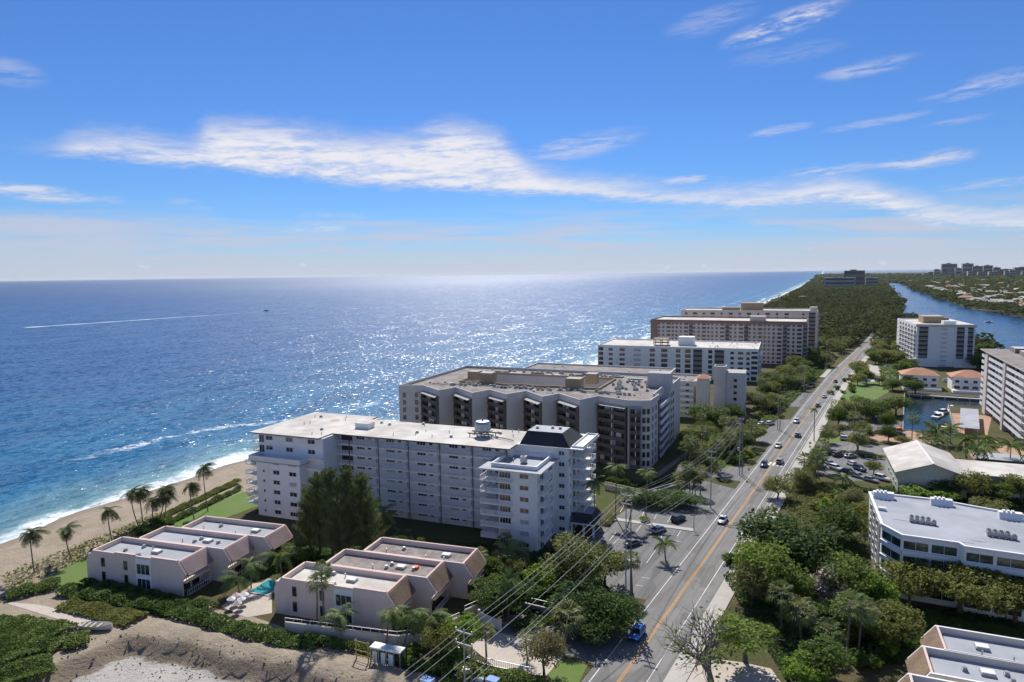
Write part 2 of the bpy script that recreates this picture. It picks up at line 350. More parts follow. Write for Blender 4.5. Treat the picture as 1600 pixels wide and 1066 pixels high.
def watermat(name, deep, shallow=None, foam=False, kk=.45):
    m, nt, b = newmat(name)
    p = pos(nt); sp_ = nt.node('ShaderNodeSeparateXYZ'); nt.l.new(p, sp_.inputs[0]); x, y = V(nt, sp_.outputs[0]), V(nt, sp_.outputs[1])
    col = deep+(1,)
    swell = nt.noise(nt.vec(x*.045+y*.012, y*.016, 0.), 1., 3, .5, .4)
    chop = nt.noise(nt.vec(x*.22+y*.05, y*.10, 4.), 1., 5, .62, .5)
    fine = nt.noise(nt.vec(x*.9, y*.6, 9.), 1., 3, .6)
    if foam:
        at_ = nt.node('ShaderNodeAttribute', attribute_name='shore'); d = V(nt, at_.outputs['Fac'])*1000.
        dn = d + (nt.noise(nt.vec(x*.03, y*.03, 2.), 1., 4, .6)-.5)*26 + (nt.noise(nt.vec(x*.2, y*.2, 5.), 1., 4, .65)-.5)*9
        col = nt.mix(nt.sstep(dn, 2, 42), (.16,.30,.30,1), shallow+(1,))
        col = nt.mix(nt.sstep(d+(swell-.5)*120, 30, 330), col, deep+(1,))
        col = nt.mix(nt.sstep(swell*.6+chop*.4, .42, .60, 0., .35), col, tuple(c*.55 for c in deep)+(1,))
        lace = nt.noise(nt.vec(x*.35, y*.35, 1.), 1., 6, .7, 1.2)
        fo = nt.sstep(dn, 11, -1)*nt.sstep(lace, .30, .50)                          # swash
        for c, w, k, thr in ((19,4.5,.9,.47),(36,4,.35,.55),(58,3.5,.7,.52)):
            band = nt.math('ABSOLUTE', dn-c); gate = nt.noise(nt.vec(x*.006, y*.016, c*1.), 1., 2, .5)
            fo = fo.mx(nt.sstep(band, w, w*.25)*nt.sstep(lace, thr-.10, thr+.06)*nt.sstep(gate, .47, .57)*k)
        caps = nt.noise(nt.vec(x*.10+y*.02, y*.055, 31.), 1., 7, .72, .4)
        fo = fo.mx(nt.sstep(caps, .69, .76)*nt.sstep(d, 4000, 100)*.75)
        col = nt.mix(fo.clamp(), col, (.78,.81,.84,1))
        nt.put(b.inputs['Roughness'], nt.sstep(d, 250, 4000, .28, .47).mx(nt.sstep(fo, 0., .6, 0., .8)))
    else: b.inputs['Roughness'].default_value = .16
    nt.put(b.inputs['Base Color'], col); b.inputs['IOR'].default_value = 1.33; b.inputs['Specular IOR Level'].default_value = .75 if foam else .5
    def slope(sx_, sy_, sc, amp, det, w):                   # facet slopes of the wind waves
        n_ = nt.node('ShaderNodeTexNoise'); nt.put(n_.inputs['Vector'], nt.vec(x*sx_, y*sy_, w)); n_.inputs['Scale'].default_value = sc; n_.inputs['Detail'].default_value = det; n_.inputs['Roughness'].default_value = .6
        q = nt.node('ShaderNodeSeparateXYZ'); nt.l.new(n_.outputs['Color'], q.inputs[0])
        return (V(nt, q.outputs[0])-.5)*amp, (V(nt, q.outputs[1])-.5)*amp
    k = nt.sstep(d, 400, 6000, 1., .6) if foam else kk
    ax, ay = slope(.42, .24, 1., k*1.6, 4., 2.); bx, by = slope(.05, .022, 1., k*.45, 2., 8.); cx, cy2 = slope(1.7, 1.2, 1., k*1.1, 2., 5.)
    nv = nt.node('ShaderNodeVectorMath', operation='NORMALIZE'); nt.put(nv.inputs[0], nt.vec(ax+bx+cx, ay+by+cy2, 1.))
    nt.l.new(nv.outputs[0], b.inputs['Normal'])
    return m
M['sea'] = watermat('sea_water', (.0,.056,.175), (.006,.115,.225), True)
M['canal'] = watermat('waterway_water', (.012,.055,.12)); M['basin'] = watermat('basin_water', (.012,.028,.028), kk=.14)
mb = MB(); offs = [-8,0,6,12,20,30,45,65,90,130,190,280,420,700,1200,2500,6000,15000,45000]
ys = [-2500,-400]+list(range(-100,400,12))+list(range(400,1300,60))+list(range(1300,3000,200))+[3500,4500,6000,9000,13000,20000,32000,48000]
sh = []
for y in ys:
    for o in offs: mb.v.append((coast(y)-o+wavy(y, 1 if o < 60 and y < 2500 else 0), y, SEA_Z)); sh.append(max(0, o)/1000)
n = len(offs)
for i in range(len(ys)-1):
    for j in range(n-1): mb.f.append((i*n+j, (i+1)*n+j, (i+1)*n+j+1, i*n+j+1)); mb.m.append(0)
sea = mb.build('sea', M['sea']); sa_ = sea.data.attributes.new('shore', 'FLOAT', 'POINT'); sa_.data.foreach_set('value', sh)
struct(sea)
mb = MB(); mb.quad([(-50000,-2500,-6),(50000,-2500,-6),(50000,48000,-6),(-50000,48000,-6)]); struct(mb.build('sea_bed', M['canal']))
# island ground: beach profile on the sea side, an excavated sand lot near the camera, level ground elsewhere
def gmat():
    m, nt, b = newmat('island_ground')
    p = pos(nt); sp_ = nt.node('ShaderNodeSeparateXYZ'); nt.l.new(p, sp_.inputs[0]); z = V(nt, sp_.outputs[2])
    s_ = V(nt, nt.node('ShaderNodeAttribute', attribute_name='sand').outputs['Fac'])
    f = nt.noise(p, .25, 5, .6); g = nt.noise(p, 1.7, 5, .65); w = nt.noise(p, .06, 3, .5)
    sandc = nt.mix(nt.sstep(f*.6+g*.4, .38, .62), (.38,.315,.24,1), (.30,.25,.185,1))
    sandc = nt.mix(nt.sstep(z+f*.5, -1.7, -2.5), sandc, (.27,.22,.165,1))                       # wet / freshly cut sand
    pit = V(nt, nt.node('ShaderNodeAttribute', attribute_name='pit').outputs['Fac'])
    sandc = nt.mix(nt.sstep(pit+(f-.5)*.5, .80, 1.0), sandc, (.44,.415,.38,1))                        # pale fill on the pit floor
    sandc = nt.mix(nt.sstep(pit, .08, .2)*nt.sstep(pit, .98, .9), sandc, (.25,.20,.15,1))
    land = nt.mix(nt.sstep(w*.5+g*.5, .42, .58), (.075,.085,.03,1), (.115,.095,.055,1))
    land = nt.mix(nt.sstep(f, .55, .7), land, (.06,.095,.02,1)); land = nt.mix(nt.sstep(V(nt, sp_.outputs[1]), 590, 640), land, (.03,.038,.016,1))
    nt.put(b.inputs['Base Color'], nt.mix(nt.sstep(s_+(g-.5)*.5, .35, .65), land, sandc)); b.inputs['Roughness'].default_value = .95
    b.inputs['Specular IOR Level'].default_value = .1
    nt.put(b.inputs['Normal'], nt.bump(g*.7+f*.6+nt.noise(p, 6., 3, .6)*.3, 1., .45))
    return m
PC = Vector((-114.5, 69.4))
def pitdepth(x, y):
    j = .9*math.sin(x*.35)+.9*math.sin(x*.9+1)+.7*math.sin(y*.7+x*.2)+.8*math.sin(x*2.1+y*1.3)
    d1 = (65.6+(x+116.3)*.18-y)*.98+j*.35                # rim running to the right
    d2 = (x+116.5-(65.1-y)*(-.08))+j*.4                  # rim running down to the left
    d = min(d1, d2)
    return max(0., min(1., d/3.0))
xs = [-175+i*2.5 for i in range(8)]+[-155+i*1.25 for i in range(81)]+[-52,-44,-40,-30,-20,-10,0,8,17,30,50,78,120,200,300,400,500]
yr = [-2500,-300,-40,0,20,36]+[40+i*1.25 for i in range(41)]+[94,100,110,120,135,150,170,190,220,250,285,300,330,345,365,392,392.01,420,460,500,550,600,700,800,900,1000,1124,1220,1317,1450,1580,1753,2084,2500,2934,3201,3800,4400,5200]
BE = [(-10,-3.6),(0,-3.05),(5,-2.4),(12,-1.5),(20,-.7),(28,-.25),(33,0)]
mb = MB(); sandv = []; pitv = []; nx = len(BE)+len(xs)
for y in yr:
    c = coast(y)+wavy(y, 1 if y < 2500 else 0); shx = interp(SHORE, y)
    kb = interp([(150,1.),(215,.35),(560,.35),(700,1.)], y)
    for o, z in BE: mb.v.append((c+(o*kb if o > 0 else o), y, z+(.15*math.sin(y*.2+o) if 5 < o < 30 else 0))); sandv.append(1. if o < 33 else .6); pitv.append(0)
    for x in xs:
        X = min(max(x, c+33.5*kb), shx); pd = pitdepth(X, y) if (y < 84 and -150 < X < -50) else 0
        z = -2.3*(pd*pd*(3-2*pd)) + (.25*math.sin(X*.5+y*.3)*math.sin(y*.41) if (pd > 0) else 0)
        berm = max(0, 1-abs((69.0+(X+116.3)*.16-y)/2.6)) if -114 < X < -66 and y < 84 else 0
        z += .5*berm*(1+.4*math.sin(X*.8))
        lot = -150 < X < -52 and y < 78.5+(X+114)*.03 and not (X < -116 and y > 70.5)
        mb.v.append((X, y, z)); sandv.append(1. if (lot or pd > 0 or berm > 0) else (.75 if X < c+38*kb else 0.)); pitv.append(pd)
def in_canal(x, y): return (0 < x < 17 and 300 < y < 392) or (17 <= x < 78 and 365 < y < 392) or (78 <= x and 365 < y < 392)
for i in range(len(yr)-1):
    for j in range(nx-1):
        q = (i*nx+j, i*nx+j+1, (i+1)*nx+j+1, (i+1)*nx+j)
        xx = [mb.v[k][0] for k in q]; cx = sum(xx)/4; cyy = (yr[i]+yr[i+1])/2
        if max(xx)-min(xx) < 1e-4 or in_canal(cx, cyy): continue
        mb.f.append(q); mb.m.append(0)
isl = mb.build('island_ground', gmat(), smooth=True)
for nm, vals in (('sand', sandv), ('pit', pitv)): isl.data.attributes.new(nm, 'FLOAT', 'POINT').data.foreach_set('value', vals)
struct(isl)
# waterway, boat basin with its seawalls, mainland
mb = MB(); wy = [392,500,700,900,1124,1317,1580,2084,3201,4200,5200]
for a, b in zip(wy, wy[1:]): mb.quad([(interp(SHORE,a+.02)-6,a,-1.5),(interp(WEST,a)+30,a,-1.5),(interp(WEST,b)+30,b,-1.5),(interp(SHORE,b)-6,b,-1.5)])
struct(mb.build('waterway', M['canal']))
mb = MB(); mb.quad([(-.4,299.6,-1.5),(500,299.6,-1.5),(500,392.4,-1.5),(-.4,392.4,-1.5)]); struct(mb.build('boat_basin_water', M['basin']))
mb = MB()
for a, b in (((0,300),(17,300)),((17,300),(17,365)),((17,365),(140,365)),((78,392),(0,392)),((0,392),(0,300)),((78,392),(72,480)),((72,480),(61,592))):
    d = Vector((b[0]-a[0], b[1]-a[1])).normalized(); nn = Vector((d.y, -d.x))*.4
    mb.prism([a, b, (b[0]+nn.x, b[1]+nn.y), (a[0]+nn.x, a[1]+nn.y)], -2.5, .25)
struct(mb.build('seawall', M['seawall']))
mb = MB(); wy = [640,900,1068,1165,1241,1598,2271,3188,4200,5200,6500,9000,14000]
for a, b in zip(wy, wy[1:]):
    l = lambda y: interp(WEST, y) if y <= 5200 else coast(y)+40
    mb.quad([(l(a),a,-.6),(l(a)+2600+a*.2,a,-.6),(l(b)+2600+b*.2,b,-.6),(l(b),b,-.6)])
    if b <= 5200: mb.quad([(l(a),a,-2),(l(a),a,-.6),(l(b),b,-.6),(l(b),b,-2)])
struct(mb.build('mainland_ground', pm('mainland_soil', (.04,.045,.022), (.06,.06,.035), .01, .95)))
mb = MB(); mb.quad([(coast(5200)+33,5200,-.3),(-170,5200,-.3),(coast(9000)+400,9000,-.3),(coast(9000)+60,9000,-.3)]); struct(mb.build('far_cape_ground', bpy.data.materials['mainland_soil']))
# ---------------------------------------------------------------- roads, lots, lawns (each sheet a few mm above the one below)
def sheet(name, pts, mat, z=.02, world=False):
    mb = MB(); P = [Vector((p[0], p[1], z)) if world else at(p[0], p[1], z) for p in pts]
    a = sum(p.x*q.y-q.x*p.y for p, q in zip(P, P[1:]+P[:1]))
    if a < 0: P = P[::-1]
    mb.quad(P); return struct(mb.build(name, mat))
RC = [(-200,-36),(350,-36),(430,-35.2),(500,-33.2),(560,-31),(620,-28.8),(700,-26.5),(800,-26),(1000,-32),(1300,-45)]
RY = [40,60,80]+list(range(90,360,15))+[360,395,430,465,500,530,560,590,620,660,700,750,800,900,1000,1150,1300]
def strip(name, o0, o1, mat, z, y0=40, y1=1300, dash=None):
    mb = MB(); yy = [y for y in RY if y0 < y < y1]; yy = [y0]+yy+[y1]
    for a, b in zip(yy, yy[1:]):
        ca_, cb = interp(RC, a), interp(RC, b); mb.quad([(ca_+o0,a,z),(ca_+o1,a,z),(cb+o1,b,z),(cb+o0,b,z)])
    return struct(mb.build(name, mat))
strip('road', -4.9, 5.9, M['asphalt'], .06)
strip('lane_line', -3.95, -3.80, M['mark'], .068); strip('lane_line', 3.72, 3.86, M['mark'], .068); strip('lane_line', 5.3, 5.42, M['mark'], .068, 150, 700)
strip('centre_line', -.22, -.08, M['yellow'], .068); strip('centre_line', .08, .22, M['yellow'], .068)
mb = MB()
for a, b in zip(RY, RY[1:]):
    if b > 640: break
    ca_, cb = interp(RC, a), interp(RC, b); s0, s1 = 6.3, 9.0
    mb.quad([(ca_+s0,a,.16),(ca_+s1,a,.16),(cb+s1,b,.16),(cb+s0,b,.16)]); mb.quad([(ca_+s0,a,.02),(ca_+s0,a,.16),(cb+s0,b,.16),(cb+s0,b,.02)])
    mb.quad([(ca_+5.9,a,.10),(ca_+s0,a,.10),(cb+s0,b,.10),(cb+5.9,b,.10)])
struct(mb.build('sidewalk', M['concrete']))
mb = MB()
for i in range(6): mb.box(-39.6+i*1.25, 225.5, .072, -38.95+i*1.25, 229.5, .074)
struct(mb.build('crosswalk', M['mark']))
sheet('parking_lot', [(-40.95,120),(-40.95,196),(-52,200),(-61,186),(-63,150),(-62,128),(-52,119)], M['lot'], .03, True)
sheet('parking_lot', [(-40.95,204),(-40.95,222),(-62,214),(-62,206)], M['lot'], .03, True)
sheet('parking_lot', [(-40.95,252),(-40.95,300),(-60,300),(-60,262)], M['lot'], .03, True)
sheet('parking_lot', [(-40.5,330),(-40.2,372),(-58,372),(-58,330)], M['lot'], .03, True)
sheet('forecourt', [(-40.3,430),(-40,465),(-50,470),(-50,432)], M['concrete'], .03, True)
sheet('driveway', [(770,968),(832,957),(905,985),(1000,975),(935,1040),(890,1024),(800,1010),(755,1005)], M['lot'], .03)
sheet('sand_court', [(735,1010),(765,985),(830,1000),(880,1025),(850,1060),(770,1040)], M['sand'], .04)
sheet('lawn', [(855,1050),(882,1028),(918,1040),(905,1066),(870,1080)], M['lawn'], .035)
sheet('lawn', [(960,950),(985,940),(992,965),(975,985),(955,970)], M['lawn'], .035)
sheet('lawn', [(70,905),(105,885),(140,868),(142,915),(100,930)], M['lawn'], .035)
sheet('lawn', [(255,822),(380,768),(405,790),(345,812),(300,835)], M['lawn'], .035)
sheet('sand_path', [(0,940),(60,945),(150,965),(130,980),(60,958)], M['sand'], .035)
sheet('pool_deck', [(345,948),(395,912),(425,908),(425,958),(385,965)], M['sand'], .035)
sheet('lawn', [(1110,725),(1150,700),(1180,705),(1150,728),(1115,735)], M['lawn'], .035)
sheet('lawn', [(1300,622),(1320,600),(1372,596),(1390,612),(1340,640)], M['lawn'], .035)
sheet('lawn', [(1275,690),(1290,680),(1320,684),(1315,692)], M['lawn'], .035)
sheet('parking_lot', [(1272,716),(1290,702),(1382,716),(1398,750),(1330,752),(1262,738)], M['lot'], .03)
sheet('driveway', [(1275,695),(1285,686),(1390,697),(1385,712),(1280,702)], M['asphalt'], .032)
sheet('parking_lot', [(1300,668),(1330,650),(1410,660),(1400,680),(1330,684)], M['lot'], .03)
sheet('paver_court', [(1330,684),(1400,680),(1420,672),(1480,690),(1480,700),(1400,694)], M['paver'], .034)
sheet('parking_lot', [(-22,420),(-4,425),(-8,500),(-22,500)], M['concrete'], .03, True)
sheet('paver_court', [(26.6,300),(32,345),(17.6,345),(17.6,300.5),(20,262),(45,262)], M['paver'], .03, True)
sheet('front_yard', [(1010,1030),(1110,940),(1080,1066),(1000,1080)], M['concrete'], .03)
sheet('sand_court', [(1050,1075),(1078,1045),(1120,1030),(1160,1035),(1205,1045),(1220,1066),(1190,1085),(1060,1095)], M['sand'], .034)
# parking bay markings in the lot of the white building
mb = MB()
def bay(px0, py0, px1, py1, w=.14):
    a, b = at(px0, py0, .04), at(px1, py1, .04); d = (b-a).normalized(); nn = Vector((-d.y, d.x, 0))*w/2
    mb.quad([a-nn, b-nn, b+nn, a+nn])
for q in [(1010,880,1024,860),(1032,842,1041,823),(1058,838,1064,829),(994,831,1003,819),(1017,834,1023,818),(1048,844,1066,847),(1047,854,1058,857),(1002,902,1015,904),(993,914,1004,916),(952,845,962,832),(958,850,966,842),(969,800,975,790),(1003,807,1008,795),(1022,811,1028,800),(1043,816,1050,804)]: bay(*q)
struct(mb.build('bay_markings', M['mark']))
mb = MB(); p, q = at(962,812), at(1084,829); d = (q-p).normalized(); nn = Vector((-d.y, d.x, 0))
mb.prism([tuple((p-nn*.9).xy), tuple((q-nn*.9).xy), tuple((q+nn*.9).xy), tuple((p+nn*.9).xy)], 0, .16); struct(mb.build('lot_median', M['concrete']))
# boat wakes on the sea
def wake(name, a, b, w):
    p, q = at(*a, SEA_Z+.06), at(*b, SEA_Z+.06); mb = MB(); d = (q-p).normalized(); nn = Vector((-d.y, d.x, 0)); N_ = 24
    for k in range(N_):
        t0, t1 = k/N_, (k+1)/N_; w0, w1 = w*(1.6-1.3*t0)*(.7+.3*math.sin(k*2.1)), w*(1.6-1.3*t1)*(.7+.3*math.sin(k*2.1+2.1))
        A, B = p.lerp(q, t0), p.lerp(q, t1); mb.quad([A-nn*w0, B-nn*w1, B+nn*w1, A+nn*w0])
    return struct(mb.build(name, pm('wake_foam', (.42,.52,.60), (.25,.38,.5), .08, .7)))
wake('boat_wake', (40,512), (415,487), 7); wake('boat_wake', (-60,486), (54,481), 6)
# ---------------------------------------------------------------- building pieces
WC = {}
def winmesh(w, h, panes=2, kind='w'):
    key = (round(w, 2), round(h, 2), panes, kind)
    if key not in WC:
        mb = MB(); t = .07; fr = {'w': 'white2', 'b': 'white2', 'd': 'bronze', 'g': 'white2', 'o': 'dark'}[kind]; gl = {'w': 'glass', 'b': 'blind', 'd': 'glass', 'g': 'gglass', 'o': 'dark'}[kind]
        mb.quad([(-w/2,-.025,0),(w/2,-.025,0),(w/2,-.025,h),(-w/2,-.025,h)], 1)
        for x0, z0, x1, z1 in [(-w/2-t,-t,w/2+t,0),(-w/2-t,h,w/2+t,h+t),(-w/2-t,0,-w/2,h),(w/2,0,w/2+t,h)]+[(-w/2+w*k/panes-.035,0,-w/2+w*k/panes+.035,h) for k in range(1, panes)]:
            mb.box(x0, -.09, z0, x1, .0, z1, 0, 'k')
        WC[key] = mb.mesh('window', [M[fr], M[gl]])
    return WC[key]
def win(par, x, y, z, w, h, rz=0, panes=2, kind='w', name='window'):
    return link(name, winmesh(w, h, panes, kind), par, (x, y, z), rz)
RCACHE = {}
def railmesh(L, h=1.05, step=.32, mat='white2', solid=False, bal=.045):
    key = (round(L, 2), h, step, mat, solid)
    if key not in RCACHE:
        mb = MB()
        if solid: mb.box(0, -.06, 0, L, .06, h)
        else:
            mb.box(0, -.05, h-.08, L, .05, h); mb.box(0, -.04, .06, L, .04, .14); n = max(1, int(L/step))
            for k in range(n+1): mb.box(k*L/n-bal, -.03, .14, k*L/n+bal, .03, h-.08, 0, 'tb')
        RCACHE[key] = mb.mesh('railing', M[mat])
    return RCACHE[key]
def rail(par, x0, y0, x1, y1, z, **kw):
    L = math.hypot(x1-x0, y1-y0)
    return link('railing', railmesh(L, **kw), par, (x0, y0, z), math.atan2(y1-y0, x1-x0))
def balcony(par, x0, y0, x1, y1, z, open_='flr', mat='white', th=.22, **kw):
    mb = MB(); mb.box(x0, y0, z-th, x1, y1, z); o = mb.build('balcony', M[mat], par); e = .08
    if 'f' in open_: rail(o, x0+e, y0+e, x1-e, y0+e, z, **kw)
    if 'k' in open_: rail(o, x0+e, y1-e, x1-e, y1-e, z, **kw)
    if 'l' in open_: rail(o, x0+e, y0+e+.06, x0+e, y1, z, **kw)
    if 'r' in open_: rail(o, x1-e, y0+e+.06, x1-e, y1, z, **kw)
    return o
def boxpart(par, name, mat, *b, top=None):
    mb = MB(); mb.box(*b)
    if top: mb.m[1] = 1
    return mb.build(name, [M[mat]]+([M[top]] if top else []), par)
def roofbits(par, x0, y0, x1, y1, z, n, seed, mat='metal'):
    rd = random.Random(seed)
    for _ in range(n):
        x, y = rd.uniform(x0, x1), rd.uniform(y0, y1); mb = MB()
        if rd.random() < .55: mb.tube([(0,0,0),(0,0,.7),(0,0,.72)], [.1,.1,.16], 6)
        else: mb.box(-.35,-.35,0,.35,.35,.25); mb.box(-.25,-.25,.25,.25,.25,.6)
        mb.build('roof_vent', M[mat], par, (x, y, z))
def acunit(label, loc, rz=0, s=1., group=None):
    t = thing('air_conditioner', label, 'air conditioner', loc, rz, group); mb = MB(); mb.box(-.5*s,-.5*s,.25*s,.5*s,.5*s,1.2*s); mb.box(-.42*s,-.42*s,1.2*s,.42*s,.42*s,1.26*s)
    for a in (-.4,.4):
        for b in (-.4,.4): mb.box((a-.05)*s,(b-.05)*s,0,(a+.05)*s,(b+.05)*s,.25*s)
    mb.build('casing', M['metal'], t); mb = MB(); mb.tube([(0,0,1.27*s),(0,0,1.34*s)], .34*s, 10); mb.build('fan_guard', M['dark'], t); return t
# ---------------------------------------------------------------- the white L-shaped apartment block with walkways
FH = 2.62; A8 = R(8.5)
wb = thing('apartment_building', 'large white seven storey apartment block with open railed walkways and dark mansard penthouse', 'building', (-82.2,127.5,0), A8)
boxpart(wb, 'wall', 'white', 3.7,0,0,12.9,14,18.2); boxpart(wb, 'wall', 'white', .3,5,0,3.69,14,18.2)
boxpart(wb, 'wall', 'white', 3.1,12.2,0,16.5,26,21)
boxpart(wb, 'wall', 'white', -45.4,9.3,0,3.09,24,20.9)
boxpart(wb, 'wall', 'white', -66,2,0,-45.41,28,20.9); boxpart(wb, 'wall', 'white', -64,-1.5,0,-50.2,1.99,14.7)
mb = MB(); mb.box(-.7,-1.2,18.2,14.2,14.4,18.5); mb.ring([(1.6,.8),(12.6,.8),(12.6,12),(1.6,12)], .3, 18.5, 19.4, 1); mb.m[1] = 2
mb.build('roof', [M['white2'], M['white'], M['roofblue']], wb)
mb = MB(); mb.box(-46,6.8,20.9,3.7,25,21.2); mb.m[1] = 1; mb.box(-68.1,.9,20.92,-46.01,28.4,21.22); mb.m[7] = 1
mb.build('roof', [M['bronze'], M['roofwhite']], wb)
mb = MB(); mb.box(3.71,11.4,21.0,20.2,26.6,21.3); mb.ring([(17.2,12.5),(20,12.5),(20,26.3),(17.2,26.3)], .18, 21.3, 21.75); mb.build('roof', M['white2'], wb)
mb = MB(); b0 = [(4.4,11.6),(17,11.6),(17,24),(4.4,24)]; t0 = [(5.6,14),(14.4,14),(14.4,20.5),(5.6,20.5)]
for k in range(4):
    p, q = b0[k], b0[(k+1) % 4]; p2, q2 = t0[k], t0[(k+1) % 4]; mb.quad([(*p,21.32),(*q,21.32),(*q2,24.2),(*p2,24.2)], 0)
mb.quad([(*p,24.2) for p in t0], 1); mb.build('mansard_roof', [M['darkroof'], M['roofblue']], wb)
for k in range(1, 8):                                     # walkways of the long wing
    z = k*FH; mb = MB(); mb.box(-45.3,7.5,z-.25,2.9,9.3,z); o = mb.build('walkway', M['white'], wb); rail(o, -45.2,7.58,2.85,7.58, z, h=1.1, step=.45, bal=.085)
    boxpart(wb, 'stair_shade_panel', 'dark', -45.0,9.22,z+.05,-41.6,9.29,z+2.3)  # flat dark panel on the wall, painted shade of a stair opening
rd = random.Random(4)
for k in range(0, 8):
    z = k*FH
    for i in range(5):
        u0_ = -41+i*9.0
        win(wb, u0_+1.9, 9.3, z+1.25, 2.3, .75, 0, 3, rd.choice('wwwwb')); win(wb, u0_+4.6, 9.3, z+1.35, 1.0, .6, 0, 1, rd.choice('wwb'))
        win(wb, u0_+6.9, 9.3, z+.02, .9, 2.05, 0, 1, 'b', 'door')
for i in range(6): boxpart(wb, 'drain_pipe', 'bronze', -41.4+i*8.8,7.3,0,-41.25+i*8.8,7.42,20.9)
for k in range(0, 7):                                     # front block
    z = k*FH
    if k: balcony(wb, -.5,-1.0,6.9,4.95, z, 'fl', step=.4, bal=.075)
    win(wb, 5.3, 0, z+.75, 2.6, 1.3, 0, 4, rd.choice('wwwb')); win(wb, 9.9, 0, z+1.0, 2.0, .95, 0, 2, rd.choice('wwwwb'))
    if k: balcony(wb, 12.92,.6,14.3,6.2, z, 'fkr', step=.4, bal=.07)
    win(wb, 12.9, 3.2, z+.1, 2.2, 2.0, R(90), 2); win(wb, 12.9, 9.3, z+.7, 2.6, 1.4, R(90), 3)
    win(wb, 2, 5, z+.1, 2.2, 2.0, 0, 2, 'w')
for k in range(0, 8):                                     # rear block
    z = k*FH
    win(wb, 14.8, 12.2, z+1.0, 1.3, .9, 0, 2)
    if k: balcony(wb, 16.52,14.5,19.6,25.5, z, 'fkr', step=.45, bal=.075)
    for v in (16.5, 20.2, 23.6): win(wb, 16.5, v, z+.15, 1.9, 2.0, R(90), 2)
    win(wb, 16.5, 13.3, z+1.0, .6, .9, R(90), 1)
mb = MB()                                                  # dark palm-tree emblem on the side wall
mb.box(16.5,12.85,16.6,16.56,12.98,18.1)
for a in range(7):
    t = R(20+a*23); mb.quad([(16.56,12.9,18.0),(16.56,12.9+math.cos(t)*.9,18.0+math.sin(t)*.55),(16.56,12.9+math.cos(t)*.95,17.75+math.sin(t)*.5)])
mb.build('palm_emblem', M['dark'], wb)
for k in range(0, 8):                                     # seaward block
    z = k*FH; v0 = -1.5 if k < 6 else 2
    if k < 6:
        win(wb, -61.6, v0, z+1.2, .55, .6, 0, 1); win(wb, -57.6, v0, z+.95, 1.9, 1.0, 0, 2, rd.choice('wwwb')); win(wb, -52.4, v0, z+.95, 2.5 if k in (0,5) else 2.1, 1.0, 0, 3 if k in (0,5) else 2, rd.choice('wwb'))
    else:
        for u in (-62.5,-56,-49): win(wb, u, 2, z+.95, 2.1, 1.05, 0, 2)
    if k: balcony(wb, -68.6 if k < 6 else -69.2, -.6 if k < 6 else 3.2, -66.02, 9, z, 'fkl', step=.45, bal=.07); balcony(wb, -65.98,-1.0,-64.02,1.95, z, 'fl', step=.4, bal=.07) if k < 6 else None
    win(wb, -65.0, 2, z+.15, 1.5, 1.9, 0, 2)
    win(wb, -66, 5.5, z+.15, 2.6, 2.0, R(-90), 3)
mb = MB(); mb.box(-66,-2.2,14.7,-49.4,1.98,15.0); o = mb.build('terrace', M['white2'], wb)
rail(o, -65.9,-2.1,-49.5,-2.1, 15.0, solid=True, h=.95); rail(o, -49.5,-2.04,-49.5,1.9, 15.0, solid=True, h=.95); rail(o, -65.9,-2.04,-65.9,1.9, 15.0, solid=True, h=.95)
boxpart(wb, 'fascia', 'roofblue', -65.6,-1.9,14.3,-49.8,1.97,14.69)
for k in range(1, 7): balcony(wb, -50.18,.6,-45.3,1.98, k*FH, 'f', step=.45, bal=.085)
boxpart(wb, 'lift_house', 'white', -43.6,13.5,21.2,-39.4,16.6,22.7, top='roofwhite')
roofbits(wb, -64,4,-46,26, 21.22, 9, 1); roofbits(wb, -44,8,0,24, 21.2, 18, 2); roofbits(wb, 3,2,11,10, 18.5, 4, 3); roofbits(wb, 7,15,13,19, 24.2, 3, 5)
mb = MB(); mb.tube([(0,0,0),(0,0,.06)], 1.3, 14); o = mb.build('roof_stain', pm('rust_stain', (.42,.27,.18), (.5,.38,.28), 1, .9), wb, (-55,20.3,21.225))
cn = thing('entrance_canopy', 'small dark mansard canopy on white posts at the entrance of the white block', 'canopy', (-82.2,127.5,0), A8)
mb = MB(); b0 = [(16.9,12.2),(22.8,12.2),(22.8,20),(16.9,20)]; t0 = [(17.6,13.8),(21.6,13.8),(21.6,19),(17.6,19)]
for k in range(4): mb.quad([(*b0[k],3.4),(*b0[(k+1)%4],3.4),(*t0[(k+1)%4],5.3),(*t0[k],5.3)], 0)
mb.quad([(*p,5.3) for p in t0], 1); mb.quad([(*p,3.4) for p in b0[::-1]], 2); mb.build('roof', [M['darkroof'], M['roofgrey'], M['white2']], cn)
boxpart(cn, 'fascia', 'white2', 16.92,12.22,3.0,22.78,19.98,3.39)
for u in (17.2,20,22.4):
    for v in (12.6,19.6): boxpart(cn, 'post', 'white2', u-.2,v-.2,0,u+.2,v+.2,3.0)
def local(o, x, y, z): return o.location + Matrix.Rotation(o.rotation_euler.z, 3, 'Z') @ Vector((x, y, z))
tk = thing('cooling_tower', 'round galvanised cooling tower on a steel frame on the white block roof', 'cooling tower', local(wb,-7.4,16.5,21.2), A8)
mb = MB(); mb.tube([(0,0,1.1),(0,0,1.5),(0,0,1.7),(0,0,3.3),(0,0,3.9),(0,0,4.0)], [1.5,1.9,2.05,2.05,1.7,.7], 20); mb.build('drum', M['steel'], tk, smooth=False)
mb = MB(); mb.tube([(0,0,4.0),(0,0,4.7)], .25, 8); mb.build('motor', M['rust'], tk)
for u in (-1.3, 1.3):
    boxpart(tk, 'beam', 'wood', -3.6,u-.12,.7,3.6,u+.12,1.0)
    for x in (-3,-1,1,3): boxpart(tk, 'leg', 'wood', x-.1,u-.1,0,x+.1,u+.1,.7)
